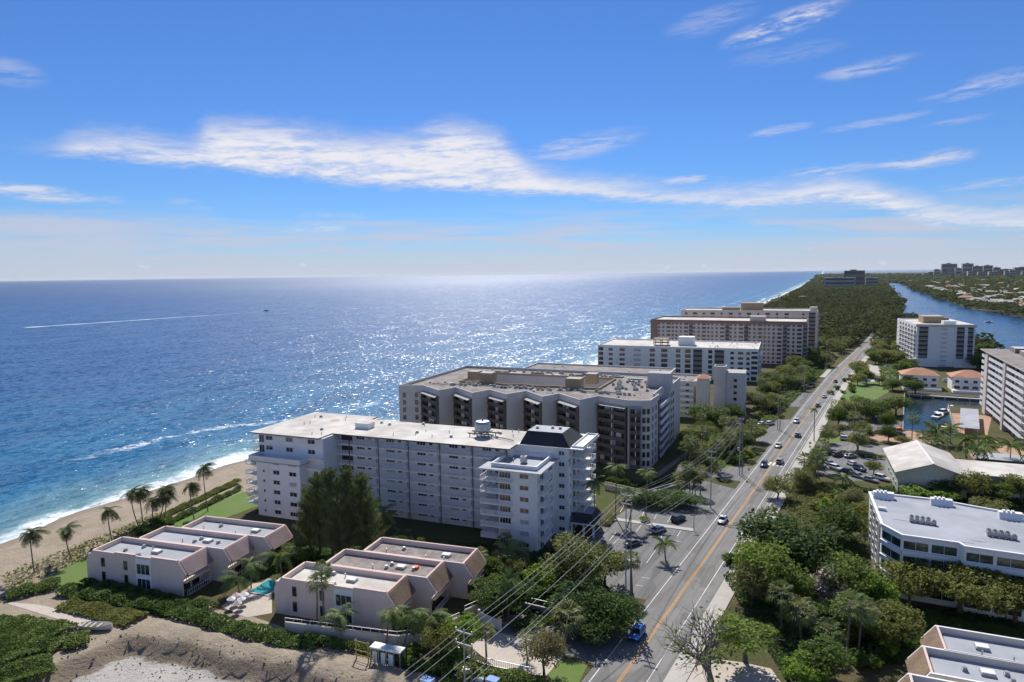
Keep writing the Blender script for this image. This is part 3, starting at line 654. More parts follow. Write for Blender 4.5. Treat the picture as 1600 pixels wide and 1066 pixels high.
for x in (-1.6,1.6): boxpart(tk, 'cross_beam', 'wood', x-.12,-2.4,.98,x+.12,2.4,1.16)
mb = MB(); mb.tube([(3.2,-1.2,.35),(6.5,-1.6,.35),(9.5,-3,.35)], .14, 6); mb.build('pipe', M['metal'], tk)
acunit('yellowish roof fan unit on the lower flat roof of the white block', local(wb,7.6,6.0,18.5), A8, 1.3)
# ---------------------------------------------------------------- grey sawtooth block
AB = R(7.7); bo = at(623,604,21.5); bb = thing('sawtooth_building', 'grey sawtooth fronted apartment block with dark balcony bays and gravel roof', 'building', (bo.x, bo.y, 0), AB)
inv = Matrix.Rotation(-AB, 3, 'Z')
def bl(px, py, z=21.5): v = inv @ (at(px, py, z)-Vector((bo.x, bo.y, z))); return (v.x, v.y)
fp = [(623,604),(661,604),(686,612),(712,607),(738,616),(765,611),(792,618),(822,613),(848,622),(873,617),(906,627),(935,621),(982,628)]
F_ = [bl(*p) for p in fp]; F_[0] = (0, 0)
cr = bl(1016.5,628); F_ += [(cr[0]-2.5, cr[1]-1.2), cr]
W_ = cr[0]; D_ = 56
rr = [(W_+.6, cr[1]+12), (W_-1.2, cr[1]+12.2), (W_-1.0, cr[1]+30), (W_+1.2, cr[1]+30.2), (W_+1.5, D_-6), (W_-8, D_)]
body = F_+rr+[(0, D_)]
BH = 21.0
front = F_+[rr[0], rr[1], (W_-1.1, 18.5), (0, 18.5)]
mb = MB(); mb.prism(front, 0, BH, 0, 1); mb.prism([(0,18.5),(16,18.5),(16,42),(0,42)], 0, BH, 0, 1); mb.prism([(W_-22,18.5),(W_-1.1,18.5),(W_-1.0,cr[1]+30),(W_+1.2,cr[1]+30.2),(W_+1.3,42),(W_-22,42)], 0, BH, 0, 1)
mb.prism([(0,42),(W_+1.3,42),(W_+1.5,D_-6),(W_-8,D_),(0,D_)], 0, BH, 0, 1); mb.build('wall', [M['grey'], M['gravel']], bb)
mb = MB(); mb.ring(body, .35, BH+.003, BH+1.0, 0); mb.build('parapet', M['grey'], bb)
mb = MB(); hz = [(15.6,18.9)]
ins = [(16,18.5)]; x = 16; k = 0
while x < W_-28: x += 6.5; k += 1; ins.append((x, 18.5-(1.8 if k % 2 else 0)))
ins += [(W_-22,18.5),(W_-22,42),(16,42)]
mb.ring(inset(ins, -.5), .4, BH+.005, BH+.75, 0); mb.build('courtyard_parapet', M['tan'], bb)
for x0, y0, w, d, h in ((14.8,27,4.5,4,3.0),(24.5,17.4,5.0,4.5,4.2),(62,30,4.2,4,3.8),(58.5,16.6,5.5,4.5,3.8)): boxpart(bb, 'lift_tower', 'tan', x0,y0,BH,x0+w,y0+d,BH+h, top='concrete')
boxpart(bb, 'stair_tower', 'grey', W_-7,cr[1]+30,BH,W_+1,cr[1]+36,BH+5.2, top='concrete')
fhb = BH/7.6
def bay_on(p, q, floors=7):                               # dark balcony bay along wall segment p->q
    d = Vector((q[0]-p[0], q[1]-p[1])); L = d.length; d.normalize(); ang = math.atan2(d.y, d.x); m0, m1 = .35, L-.35
    o = link('balcony_bay', None, bb, (p[0], p[1], 0), ang)
    mb = MB(); mb.box(m0,-.05,.3,m1,0,BH-1.6); mb.build('recess_shade', M['dark'], o)  # shade of the bay as a flat dark panel on the wall
    for k in range(floors):
        z = .5+k*fhb; mb = MB(); mb.box(m0,-1.25,z-.2,m1,-.06,z); mb.build('slab', M['bronze'], o)
        link('railing', railmesh(m1-m0, 1.0, .5, 'bronze', True), o, (m0,-1.2,z))
        n_ = max(2, int((m1-m0)/2.0))
        for i in range(n_):
            if (i+k) % 3 != 2: win(o, m0+(i+.5)*(m1-m0)/n_, -.06, z+.1, (m1-m0)/n_-.5, fhb-.75, 0, 2, 'b' if (i*7+k*3) % 5 == 0 else 'd')
        for x_ in (m0+.02, (m0+m1)/2, m1-.3):
            mb = MB(); mb.box(x_,-1.1,z,x_+.28,-.06,z+fhb-.2); mb.build('pier', M['cream' if x_ == (m0+m1)/2 else 'bronze'], o)
    mb = MB(); mb.quad([(m0-.2,0,BH-.9),(m1+.2,0,BH-.9),(m1+.2,-1.9,BH-1.5),(m0-.2,-1.9,BH-1.5)][::-1]); mb.quad([(m0-.2,0,BH-.96),(m1+.2,0,BH-.96),(m1+.2,-1.9,BH-1.56),(m0-.2,-1.9,BH-1.56)]); mb.build('awning', M['concrete'], o)
for i in (1,3,5,7,9,11): bay_on(F_[i], F_[i+1])
bay_on(F_[12], F_[13], 7)
for k in range(7):
    z = .5+k*fhb
    for i, (p, q, t) in enumerate([(F_[0],F_[1],.22),(F_[0],F_[1],.72),(F_[13],F_[14],.25),(F_[13],F_[14],.75)]):
        a = math.atan2(q[1]-p[1], q[0]-p[0]); win(bb, p[0]+(q[0]-p[0])*t, p[1]+(q[1]-p[1])*t, z+.5, .8 if i > 1 else 1.0, 1.6, a, 1, 'd')
    a = math.atan2(rr[0][1]-cr[1], rr[0][0]-cr[0])
    for t in (.25,.6): win(bb, cr[0]+(rr[0][0]-cr[0])*t, cr[1]+(rr[0][1]-cr[1])*t, z+.5, .8, 1.6, a, 1, 'd')
    balcony(bb, W_-1.05, cr[1]+13, W_+1.0, cr[1]+29.5, z, 'r', mat='grey', mat_=None) if False else None
    o = balcony(bb, W_-1.0, cr[1]+13.2, W_+1.1, cr[1]+29.4, z, 'fr', mat='grey', solid=True)
    for v in (15.5,19,22.5,26.5): win(bb, W_-1.08, cr[1]+v, z+.1, 2.4, 1.9, R(90), 2, 'd')
    for v in (32.5,36): win(bb, W_+1.3, cr[1]+v, z+.6, .9, 1.3, R(90), 1, 'd')
boxpart(bb, 'glass_strip', 'bronze', W_+.05,cr[1]+10.2,.5,W_+.75,cr[1]+12.0,BH-.8)
rd = random.Random(8)
for _ in range(120):                                        # rows of condensers on the gravel roof
    x, y = rd.choice([(rd.uniform(14,W_-8), rd.choice([11.2,12.6,14.0])), (rd.uniform(W_-20,W_-4), rd.uniform(20,40)), (rd.uniform(20,W_-24), rd.uniform(44,52))])
    link('condenser', WC.setdefault('cond', (lambda b: (b.box(-.45,-.45,0,.45,.45,.8), b.box(-.35,-.35,.8,.35,.35,.86,1), b.mesh('condenser', [M['metal'], M['dark']]))[2])(MB())), bb, (x, y, BH))

for i in range(9):                                          # pipe runs and duct rows across the gravel roof
    x0 = 8+i*8.2; mb = MB(); mb.tube([(x0,10.5+(i%3),BH+.35),(x0+5.5,10.8+(i%3),BH+.35),(x0+6.5,14.5,BH+.35)], .16, 5); mb.build('pipe_run', M['metal'], bb)
    boxpart(bb, 'duct', 'seawall' if i % 2 else 'metal', x0+1,44.5+(i%2)*3,BH,x0+6.5,45.4+(i%2)*3,BH+.55)
roofbits(bb, 3,6,W_-4,16, BH, 30, 12); roofbits(bb, 2,44,W_-8,54, BH, 14, 13)
# ---------------------------------------------------------------- generic slab block with window pattern
def slab(name, label, org, ang, W, D, H, floors, wall, roof, cols, side=(), cat='building', par=.7, z0=.6, fh=None, trim=None, leftside=()):
    t = thing(name, label, cat, (org[0], org[1], 0), R(ang))
    mb = MB(); mb.box(0,0,0,W,D,H, 0); mb.m[1] = 1; mb.build('wall', [M[wall], M[roof]], t)
    mb = MB(); mb.ring([(0,0),(W,0),(W,D),(0,D)], .35, H+.003, H+par, 0, 1); mb.build('parapet', [M[trim or wall], M['white2' if not trim else trim]], t)
    fh = fh or (H-.3)/floors
    for k in range(floors):
        z = k*fh
        for c in cols:
            u, w, h, kind, panes = c[:5]
            if kind == 'B': 
                if k: balcony(t, u-w/2,-1.3,u+w/2,-.01, z+.25, 'flr', mat=wall, solid=True)
                win(t, u, 0, z+.35, w-.5, h, 0, panes, 'd')
            elif kind == 'R':
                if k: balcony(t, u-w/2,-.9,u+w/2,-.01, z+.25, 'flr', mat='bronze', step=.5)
                boxpart(t, 'recess_shade', 'dark', u-w/2,-.03,z+.3,u+w/2,0,z+fh-.2)  # thin dark panel painted in for the shade of a set-back bay
            else: win(t, u, 0, z+z0, w, h, 0, panes, kind)
        for lst, xx, rz_, sg in ((side, W, 90, 1), (leftside, 0, -90, -1)):
            for v, w, h, kind, panes in lst:
                if kind == 'B':
                    if k: balcony(t, *((W+.01, v-w/2, W+1.5, v+w/2) if sg > 0 else (-1.5, v-w/2, -.01, v+w/2)), z+.25, 'fkr' if sg > 0 else 'fkl', mat=wall, step=.5)
                    win(t, xx, v, z+.35, w-.6, h, R(rz_), panes, 'd')
                else: win(t, xx, v, z+z0, w, h, R(rz_), panes, kind)
    return t
# cream low block with tiled tower and grey stair tower
c0 = Vector((-72.5, 287, 0)); AC = 8.0; Wc = 88
oc = c0 - Matrix.Rotation(R(AC), 3, 'Z') @ Vector((Wc, 0, 0))
cols = []
for i in range(14): cols += [(3+i*6.1, 1.6, 1.5, 'd', 2), (5.6+i*6.1, .8, 1.2, 'd', 1)]
tC = slab('cream_building', 'low cream apartment block with long roof behind the sawtooth block', (oc.x, oc.y), AC, Wc-18, 34, 15.6, 6, 'cream', 'gravel', cols, fh=2.6)
tC2 = slab('walkway_building', 'cream walkway wing with yellowish railings beside the sawtooth block', (c0.x-17.6, c0.y-2.6), AC, 13, 20, 15.0, 6, 'cream', 'gravel', [(3,1.2,.8,'d',1),(10,1.2,.8,'d',1)], fh=2.5, z0=1.3)
for k in range(1, 6): balcony(tC2, .2,-1.5,12.8,-.02, k*2.5, 'f', mat='cream', h=1.05, mat_=0) if False else balcony(tC2, .2,-1.5,12.8,-.02, k*2.5, 'f', mat='cream', solid=True)
tw = thing('tiled_tower', 'square cream stair tower with small terracotta tile roof', 'tower', (c0.x-3.6, c0.y-2.2, 0), R(AC))
boxpart(tw, 'wall', 'cream', 0,0,0,5,5.5,15.6)
boxpart(tw, 'cornice', 'white2', -.3,-.3,15.61,5.3,5.8,16.0)
mb = MB(); B4 = [(-.6,-.6),(5.6,-.6),(5.6,6.1),(-.6,6.1)]
mb.box(.3,.3,16.01,4.7,5.2,17.3, 1)
for k in range(4): mb.quad([(*B4[k],17.3),(*B4[(k+1)%4],17.3),(2.5,2.75,19.0)])
mb.build('tiled_roof', [M['tile'], M['cream']], tw)
t = thing('stair_tower', 'plain grey windowless tower behind the terracotta tiled tower', 'tower', (c0.x+.5, c0.y+10, 0), R(AC))
mb = MB(); mb.box(0,0,0,5,7,20.5); mb.m[1] = 1; mb.box(5.01,.5,0,13,12,18.5); mb.m[7] = 1; mb.build('wall', [M['grey'], M['concrete']], t); mb = MB(); mb.ring([(0,0),(5,0),(5,7),(0,7)], .3, 20.503, 21.1); mb.build('parapet', M['grey'], t)
for k in range(6): win(t, 9, .5, 1.2+k*2.7, 1.2, 1.1, 0, 2, 'd')
for x, y in ((8,6),(20,10),(33,7),(46,12),(60,8)):
    for i in range(4): link('condenser', WC['cond'], tC, (x+i*1.4, y, 15.6))
roofbits(tC, 3,3,66,30, 15.6, 20, 21); roofbits(tC2, 1,2,11,16, 15, 5, 22)
# white block with angled dark balconies
od = at(934,540,18); cols = [(2,2.6,1.9,'d',2),(8,2.2,1.4,'d',2),(15,3,1.4,'d',3),(24,4,1.5,'b',4),(33,3,1.9,'g',2),(40,3.4,1.9,'d',3),(48,2.6,2.0,'g',2),(53.5,3,2.0,'d',2),(59,5,1.9,'R',2),(66,2.2,2.0,'g',1),(71,5.2,1.9,'R',2),(78,1.7,1.3,'d',2),(82.5,2.6,1.3,'d',2),(86.5,1.7,1.3,'d',2)]
tD = slab('white_flat_block', 'white six storey block with bright white roof and stacked dark balconies', (od.x, od.y), 8.5, 92, 42, 17.8, 6, 'white', 'roofwhite', cols[:-0 or None], side=[(6,5,1.9,'B',2),(14,5,1.9,'B',2),(26,3,1.4,'d',2),(36,3,1.4,'d',2)])
boxpart(tD, 'lift_house', 'white2', 46,14,17.8,55,22,23.0)
boxpart(tD, 'corner_balcony_shade', 'dark', 88.3,-.05,.6,91.6,0,16.8)  # dark sheet painting the shade behind the corner balconies
for k in range(1, 6): balcony(tD, 88,-1.2,91.8,-.06, k*2.92+.2, 'fr', mat='white', solid=True)
t = thing('roof_frame', 'tan steel equipment frame on the bright white roof', 'equipment', local(tD, 36, 14, 17.8), R(8.5))
for x in (-4,0,4): boxpart(t, 'post', 'tan', x-.2,-3,0,x+.2,-2.6,4); boxpart(t, 'post', 'tan', x-.2,2.6,0,x+.2,3,4)
boxpart(t, 'deck', 'tan', -4.6,-3.4,1.6,4.6,3.4,1.9); boxpart(t, 'cap', 'tan', -4.4,-3.2,3.9,4.4,3.2,4.2)
roofbits(tD, 58,4,90,36, 17.8, 22, 31)
# rose coloured pair
oe = at(1017,499,28.5); cols = []
x = 6
for i in range(8):
    cols += [(x,1.2,1.3,'d',1),(x+3,1.2,1.3,'d',1),(x+6.6,2.6,1.3,'d',3)] + ([(x+10,2.6,2.2,'R',2)] if i in (1,3,4,6,7) else [(x+9.6,1.2,1.3,'d',1)]); x += 12.2
tE = slab('rose_apartment_block', 'long rose brown apartment slab with terracotta roof band', (oe.x, oe.y), 5.4, 102, 40, 27.6, 10, 'pinkbrown', 'roofwhite', cols, par=.9, trim='rust', side=[(6,3,1.9,'B',2),(14,1.4,1.2,'d',1)], leftside=[(8,4,1.9,'B',2)])
boxpart(tE, 'roof_band', 'rust', -.5,-.5,26.2,102.5,-.01,27.6); boxpart(tE, 'end_bay', 'rust', -.02,-.6,.5,5,-.51,26)
boxpart(tE, 'lift_house', 'pinkbrown', 66,10,27.6,76,18,31)
ee = at(1060,488,32); cols = []
for i in range(15): cols += [(4+i*6.6, 2.8 if i % 2 else 1.3, 1.4, 'd', 3 if i % 2 else 1)]
e2 = Vector((-57, 543, 0)); oe2 = e2 - Matrix.Rotation(R(9), 3, 'Z') @ Vector((98, 0, 0))
tE2 = slab('cream_slab_block', 'taller cream apartment slab with dark balconies behind the rose block', (oe2.x, oe2.y), 9, 98, 34, 31.5, 11, 'cream', 'roofwhite', cols[:-3]+[(88,1.3,1.3,'d',1),(94,4.5,1.9,'R',2)], par=.9, side=[(8,4,1.9,'B',2),(18,4,1.9,'B',2)])
boxpart(tE2, 'lift_house', 'tan', 44,8,31.5,60,20,37.5); boxpart(tE2, 'lift_house', 'tan', 30,10,31.5,43,18,34.0); boxpart(tE2, 'corner_tower', 'cream', 93,10,31.5,97.9,16,34.6)
# ---------------------------------------------------------------- townhouse rows with chamfered ends
def townhouse(par, ox, oy, roof, shing, first, n=0, mir=1):
    W, D, H = 21.5, 7.3, 7.0
    g = link('unit', None, par, (ox, oy, 0)); g.scale = (mir, 1, 1)
    prof = [(-1.8,0),(22.2,0),(22.2,3.0),(23.3,4.6),(21.5,H),(0,H),(-1.8,5.0)]
    def wallslab(v0, v1, nm, mat):
        mb = MB(); k = len(prof); mb.v += [(u, v0, z) for u, z in prof]+[(u, v1, z) for u, z in prof]
        mb.f += [tuple(range(k)), tuple(range(2*k-1, k-1, -1))]+[(i, i+k, (i+1) % k+k, (i+1) % k) for i in range(k)]; mb.m += [0]*(k+2)
        for i in (4, 5, 3): mb.m[2+i] = 1
        return mb.build(nm, [M['pinkwall'], M['pinktrim']], g)
    wallslab(0, .35, 'side_wall', 'pinkwall'); wallslab(D-.05, D+.3, 'side_wall', 'pinkwall')
    mb = MB(); mb.box(-1.75,.36,0,20.6,D-.06,6.0, 0); mb.m[1] = 1; mb.build('body', [M['pinkwall'], M[roof]], g)
    boxpart(g, 'end_parapet', 'pinkwall', -.3,.36,6.005,.05,D-.06,6.98)
    mb = MB(); mb.quad([(-1.8,.36,5.0),(-.3,.36,7.0),(-.3,D-.06,7.0),(-1.8,D-.06,5.0)][::-1]); mb.build('chamfer', M['pinkwall'], g)
    N_ = 9                                              # shingled slope, course by course
    for k in range(N_):
        a, b = k/N_, (k+1)/N_; u0_, z0_ = 21.5+1.95*a, H-2.6*a; u1_, z1_ = 21.5+1.95*b+.14, H-2.6*b
        mb = MB(); mb.quad([(u0_,.36,z0_),(u1_,.36,z1_),(u1_,D-.06,z1_),(u0_,D-.06,z0_)]); mb.quad([(u1_,.36,z1_),(u1_-.2,.36,z1_-.12),(u1_-.2,D-.06,z1_-.12),(u1_,D-.06,z1_)]); mb.build('shingle_course', M[shing], g)
    mb = MB(); mb.quad([(21.45,.36,6.98),(21.1,.36,6.98),(21.1,D-.06,6.98),(21.45,D-.06,6.98)][::-1]); mb.quad([(21.1,.36,6.98),(21.1,.36,6.0),(21.1,D-.06,6.0),(21.1,D-.06,6.98)][::-1]); mb.build('coping', M['pinktrim'], g)
    # recessed end wall with two storeys of glazing and a balcony
    for z in (.2, 3.0):
        win(g, 20.6, 2.3, z, 2.6, 2.1, R(90), 2, 'd'); win(g, 20.6, 5.2, z, 1.8, 2.1, R(90), 2, 'd')
    boxpart(g, 'balcony_slab', 'pinkwall', 20.62,.4,2.63,22.9,D-.1,2.85); rail(g, 22.82,.5,22.82,D-.2, 2.85, step=.6, bal=.04); rail(g, 22.9,.5,22.9,D-.2, 0.05, step=.6)
    if first:
        for u, w in ((2.6,.75),(8.4,.75)):
            for z in (1.0,3.9): win(g, u, 0, z, w, 1.7, 0, 1, 'd')
        boxpart(g, 'bay_panel', 'white', 11.0,-.12,0,14.9,-.01,6.6)
        for z in (.5,3.5): win(g, 12.95, -.12, z, 3.1, 2.0, 0, 3, 'g')
        for u0_, u1_, z in ((5.8,10.9,7.0),(15,21.4,7.0)): boxpart(g, 'coping', 'pinktrim', u0_,-.08,z+.003,u1_,.4,z+.25)
    mb = MB(); sx = 12+2*n; mb.box(-.9,-.7,0,.9,.7,.35); mb.box(-.8,-.6,.35,.8,.6,.55,1); mb.build('skylight', [M['metal'], M['white2']], g, (sx,4.4,6.0))
    roofbits(g, 3,2,18,6, 6.0, 4, 40+n)
    return g
for nm, lab, px, py, ang, roofs, sh_ in (('townhouse_row', 'pink three unit townhouse row on the seaward side beside the beach palms', 144.3, 859.7, 13, ('roofgrey',)*3, 'shinglep'),
                                   ('townhouse_row', 'pink three unit townhouse row nearest the road with brown shingled ends', 440.4, 903, 12, ('roofwhite','gravel','gravel'), 'shingle')):
    o = at(px, py, 7); t = thing(nm, lab, 'townhouses', (o.x, o.y, 0), R(ang), 'pink townhouse rows')
    for k in range(3): townhouse(t, 4.1*k, 7.62*k, roofs[k], sh_, k == 0, k)
    if ang == 12:
        mb = MB(); mb.box(-.5,-.5,0,.5,.5,.5); mb.build('roof_hatch', M['orange'], t, (4.1+16.8, 7.62+5, 6.0))
        wl = thing('garden_wall', 'low pink garden wall with white rail round the roadside townhouses', 'wall', (o.x, o.y, 0), R(ang))
        for a, b in (((4.5,-5.5),(25.5,-4.0)),((25.5,-4.0),(29.5,-1.5)),((29.5,-1.5),(33,5)),((33,7.5),(37,15))):
            d = Vector((b[0]-a[0], b[1]-a[1])).normalized(); nn = Vector((-d.y, d.x))*.15
            mb = MB(); mb.prism([(a[0]-nn.x,a[1]-nn.y),(b[0]-nn.x,b[1]-nn.y),(b[0]+nn.x,b[1]+nn.y),(a[0]+nn.x,a[1]+nn.y)], 0, 2.0); mb.build('wall', M['pinkwall'], wl)
            rail(wl, a[0], a[1], b[0], b[1], 2.0, h=.8, step=1.6)
    else:
        rail(t, -1.9,.5,-1.9,6.5, 0, h=1.1, step=.5)
o = at(1440.8, 1009.9, 7); t = thing('townhouse_row', 'cream townhouses with brown shingled slope at the lower right corner', 'townhouses', (o.x, o.y, 0), R(7), 'cream townhouses')
def mirrored(par, ox, oy, n):
    g = townhouse(par, ox, oy, 'roofblue' if n == 2 else 'roofwhite', 'shingle', False, n, -1); return g
for k, (ox, oy) in enumerate(((-2.8,-8.6),(0,0),(2.8,7.4))):
    g = townhouse(t, ox+21.5, oy-7.3, 'roofblue', 'shingle', False, k, -1)
for o_ in t.children_recursive:
    if o_.type == 'MESH' and o_.name.startswith(('side_wall','body','end_parapet','chamfer')):
        o_.data = o_.data.copy(); o_.data.materials[0] = M['cream']
        if len(o_.data.materials) > 1 and o_.name.startswith('side_wall'): o_.data.materials[1] = M['white2']
# ---------------------------------------------------------------- right-hand buildings
of = thing('office_building', 'white four storey office block with ribbon windows and pale blue grey roof', 'building', (0,0,0))
P = [(-6,169),(-2.9,148.4),(.6,144),(9.6,144.6),(10.4,143.2),(24,143.9),(40,146),(40,170),(24,166.5),(17.6,168),(6.6,170.2)]
P = [(x, y) for x, y in P]; HF = 12.0
mb = MB(); mb.prism(P, 0, HF, 0, 1); mb.build('wall', [M['white'], M['roofblue']], of)
mb = MB(); mb.ring(inset(P, -.25), .5, HF+.003, HF+.35, 0); mb.build('roof_edge', M['white2'], of)
for a, b in zip(P[1:6], P[2:7]):
    d = Vector((b[0]-a[0], b[1]-a[1])); L = d.length; d.normalize(); ang = math.atan2(d.y, d.x)
    if L < 2: continue
    o = link('window_wall', None, of, (a[0], a[1], 0), ang)
    for k in range(4):
        z = .9+k*2.9; n_ = max(1, round(L/4.5))
        for i in range(n_): win(o, (i+.5)*L/n_, 0, z, L/n_-.55, 1.55, 0, 2, 'g')
        mb = MB(); mb.box(.0,-.45,z-.95,L,-.01,z-.2); mb.build('spandrel', M['white2'], o)
a, b = P[0], P[1]; ang = math.atan2(b[1]-a[1], b[0]-a[0]); o = link('stone_end', None, of, (a[0], a[1], 0), ang)
mb = MB(); mb.box(3,-.15,0,19,-.01,HF-.6); mb.build('stone_panel', M['seawall'], o)
for k in range(4):
    for u in (5,10,15): win(o, u, -.15, 1+k*2.9, 2, 1.4, 0, 1, 'g')
for (x, y) in ((-3.2,166.6),(7.6,167.3),(19.2,164.2)):
    g = tag(link('roof_vent_house', None, None, (x, y, HF), R(6)), f'white sloped vent housing with three hoods on the office roof, {"nearest the road" if x < 0 else "middle one" if x < 10 else "rightmost one"}', 'vent housing', 'office roof vent housings')
    mb = MB(); mb.v += [(-2,-1,0),(2,-1,0),(2,1,0),(-2,1,0),(-2,-.4,1.3),(2,-.4,1.3),(2,1,1.3),(-2,1,1.3)]; mb.f += [(4,5,6,7),(0,1,5,4),(1,2,6,5),(2,3,7,6),(3,0,4,7)]; mb.m += [0]*5; mb.build('housing', M['white2'], g)
    for i in range(3): mb = MB(); mb.box(-1.4+i*.75,-.55,1.0,-.95+i*.75,.3,1.75); mb.build('hood', M['white2'], g)
for cx, cyy, n in ((3.6,153.2,9),(16.2,151.6,9)):
    for i in range(n): acunit(f'rooftop air conditioner in the {"left" if cx < 10 else "right"} cluster on the office roof', (cx+(i % 5)*.95-1.5, cyy+(i//5)*1.3, HF), .1, .75, f'{"left" if cx < 10 else "right"} office roof air conditioners')
for x0, y0, w, d in ((-1.2,153.2,3.4,2.0),(11.6,147.6,2.2,1.5),(10,145.8,2.0,1.4)): boxpart(of, 'roof_well', 'roofgrey', x0,y0,HF+.004,x0+w,y0+d,HF+.05)
boxpart(of, 'roof_box', 'white2', -3.9,157.6,HF+.01,-2.5,158.4,HF+.6)
# sage gabled building with its long wing
gb = thing('gabled_building', 'sage green two storey building with broad pale gabled roof', 'building', (-1.3,212.4,0), R(8))
Wg, Dg = 17.5, 27
mb = MB(); mb.box(.6,.6,0,Wg-.6,Dg-.6,6.3); mb.quad([(.6,.6,6.3),(Wg-.6,.6,6.3),(Wg/2,.6,9.1)]); mb.quad([(.6,Dg-.6,6.3),(Wg-.6,Dg-.6,6.3),(Wg/2,Dg-.6,9.1)][::-1]); mb.build('wall', M['greenwall'], gb)
mb = MB()
for s_ in (0, 1):
    x0 = -.3 if s_ == 0 else Wg+.3; q = [(x0,-.4,6.2),(Wg/2,-.4,9.35),(Wg/2,Dg+.4,9.35),(x0,Dg+.4,6.2)]; mb.quad(q if s_ else q[::-1]); q2 = [(a, b, c-.22) for a, b, c in q]; mb.quad(q2[::-1] if s_ else q2)
    for i in range(4): mb.quad([q[i], q[(i+1) % 4], q2[(i+1) % 4], q2[i]])
mb.build('roof', M['roofwhite'], gb); boxpart(gb, 'ridge_cap', 'white2', Wg/2-.25,-.42,9.3,Wg/2+.25,Dg+.42,9.48)
for z in (1.2,4.0):
    win(gb, 8.8, .6, z, 2.8, 1.1, 0, 2, 'd' if z < 2 else 'b'); win(gb, 14, .6, z-.2, 1.2, 1.2, 0, 1, 'd')
    for v in (4,9,14,19): win(gb, .6, v, z, 1.4, 1.2, R(-90), 2)
boxpart(gb, 'fascia', 'white2', -.1,-.36,5.75,.15,Dg+.3,6.05)
lw = thing('long_wing', 'long low sage building with flat pale roof right of the gabled building', 'building', (15.4,220.2,0), R(7)); mb = MB(); mb.box(0,.6,0,46,15.4,5.6); mb.build('wall', M['greenwall'], lw)
mb = MB(); mb.box(-.5,0,5.6,46.5,16,5.95); mb.build('roof', M['roofwhite'], lw)
for u in (3,6,9.5,14,20,26): win(lw, u, .6, 3.2, 1.3, 1.3, 0, 1, 'd'); win(lw, u, .6, .6, 1.3, 1.3, 0, 1, 'd')
# white tower by the waterway
ot = at(1433,508,26.3)
tt = slab('white_tower', 'white ten storey tower with bright roof beside the waterway', (ot.x, ot.y), 11, 32, 62, 26.0, 9, 'white', 'roofwhite', [(3.8,5.2,1.8,'R',2),(15.2,3.2,.7,'b',3),(24.2,4.2,1.8,'R',2),(29.6,3,1.8,'R',2)], leftside=[(v, 4.5, 1.8, 'B', 2) for v in (5,14,23,32,41,50)], fh=2.85)
boxpart(tt, 'roof_edge', 'cream', -.6,-.6,25.2,32.6,-.01,26.9)
boxpart(tt, 'penthouse', 'tan', 8,22,26.0,20,36,30.6, top='concrete'); boxpart(tt, 'stair_house', 'rust', 22,40,26.0,27,44,28.4); boxpart(tt, 'white_block', 'white2', 16,6,26.0,23,12,28.6)
roofbits(tt, 6,14,26,24, 26.0, 16, 51)
boxpart(tt, 'podium', 'white', -1.5,-2.5,0,12,-.02,5.2); boxpart(tt, 'podium', 'white', 21,-2.5,0,33,-.02,5.2)
mb = MB(); mb.tube([(0,0,0),(0,0,2.6)], 1.4, 12); mb.build('tank', M['steel'], tt, (20.5,16,26.0))
# tower with long balconies at the right edge
ro = Vector((30.1,359,0)); tr_ = thing('balcony_tower', 'tall pinkish tower with long white balconies at the right edge', 'building', ro, R(-84.5))
mb = MB(); mb.box(0,0,0,92,20,26.5); mb.m[1] = 1; mb.build('wall', [M['pinkbrown'], M['gravel']], tr_)
boxpart(tr_, 'end_wall', 'cream', 5.5,-1.6,0,11,-.01,26.5); boxpart(tr_, 'pier', 'pinkbrown', 11.01,-1.9,0,12.8,-.01,26.5); boxpart(tr_, 'pier', 'pinkbrown', 41,-1.9,0,44,-.01,26.5)
mb = MB(); mb.box(-1.2,-2.2,26.5,93,20.6,26.9); mb.m[1] = 1; mb.build('roof', [M['cream'], M['gravel']], tr_)
for k in range(10):
    z = k*2.62+.3
    if k: balcony(tr_, .1,-1.7,5.4,-.01, z, 'fl', mat='white2', solid=True); balcony(tr_, 12.9,-1.6,40.9,-.01, z, 'f', mat='white2', solid=True); balcony(tr_, 44.1,-1.6,70,-.01, z, 'f', mat='white2', solid=True)
    for u in (2.7,16,22,28,34,38.5,48,54): win(tr_, u, 0, z+.1, 2.4, 1.9, 0, 2, 'd')
for x0 in (6,22,40,56): boxpart(tr_, 'roof_house', 'gravel', x0,7,26.9,x0+9,13,28.9, top='roofwhite')
# two tiled houses on the basin
def tiledhouse(label, o, ang, W, D):
    t = thing('tiled_house', label, 'house', (o[0], o[1], 0), R(ang), 'tiled houses on the boat basin')
    boxpart(t, 'wall', 'white', 0,0,0,W,D,7.2); mb = MB(); e = .8; rl = (W-D)/2 if W > D else .5
    a = [(-e,-e,7.1),(W+e,-e,7.1),(W+e,D+e,7.1),(-e,D+e,7.1)]; r1, r2 = (D/2,D/2,10.2), (W-D/2,D/2,10.2)
    mb.quad([a[0],a[1],r2,r1]); mb.quad([a[1],a[2],r2]); mb.quad([a[2],a[3],r1,r2]); mb.quad([a[3],a[0],r1]); mb.quad(a[::-1]); mb.build('tiled_roof', M['tile'], t)
    for z in (.6,4.2):
        for u in (2.2,6,10,W-2): win(t, u, 0, z, 1.6 if z > 2 else 2.4, 1.3 if z > 2 else 2.0, 0, 2, 'd')
    o2 = balcony(t, .3,-1.6,W-.3,-.02, 3.5, 'flr', mat='white', step=.5)
    boxpart(t, 'terrace', 'white', -.5,-7,0,W+.5,-1.62,1.2); rail(t, -.5,-6.9,W+.5,-6.9, 1.2, step=.5)
    return t
tiledhouse('left tiled house with terracotta hipped roof in front of the white tower', (-1.2,408), 8, 16, 13)
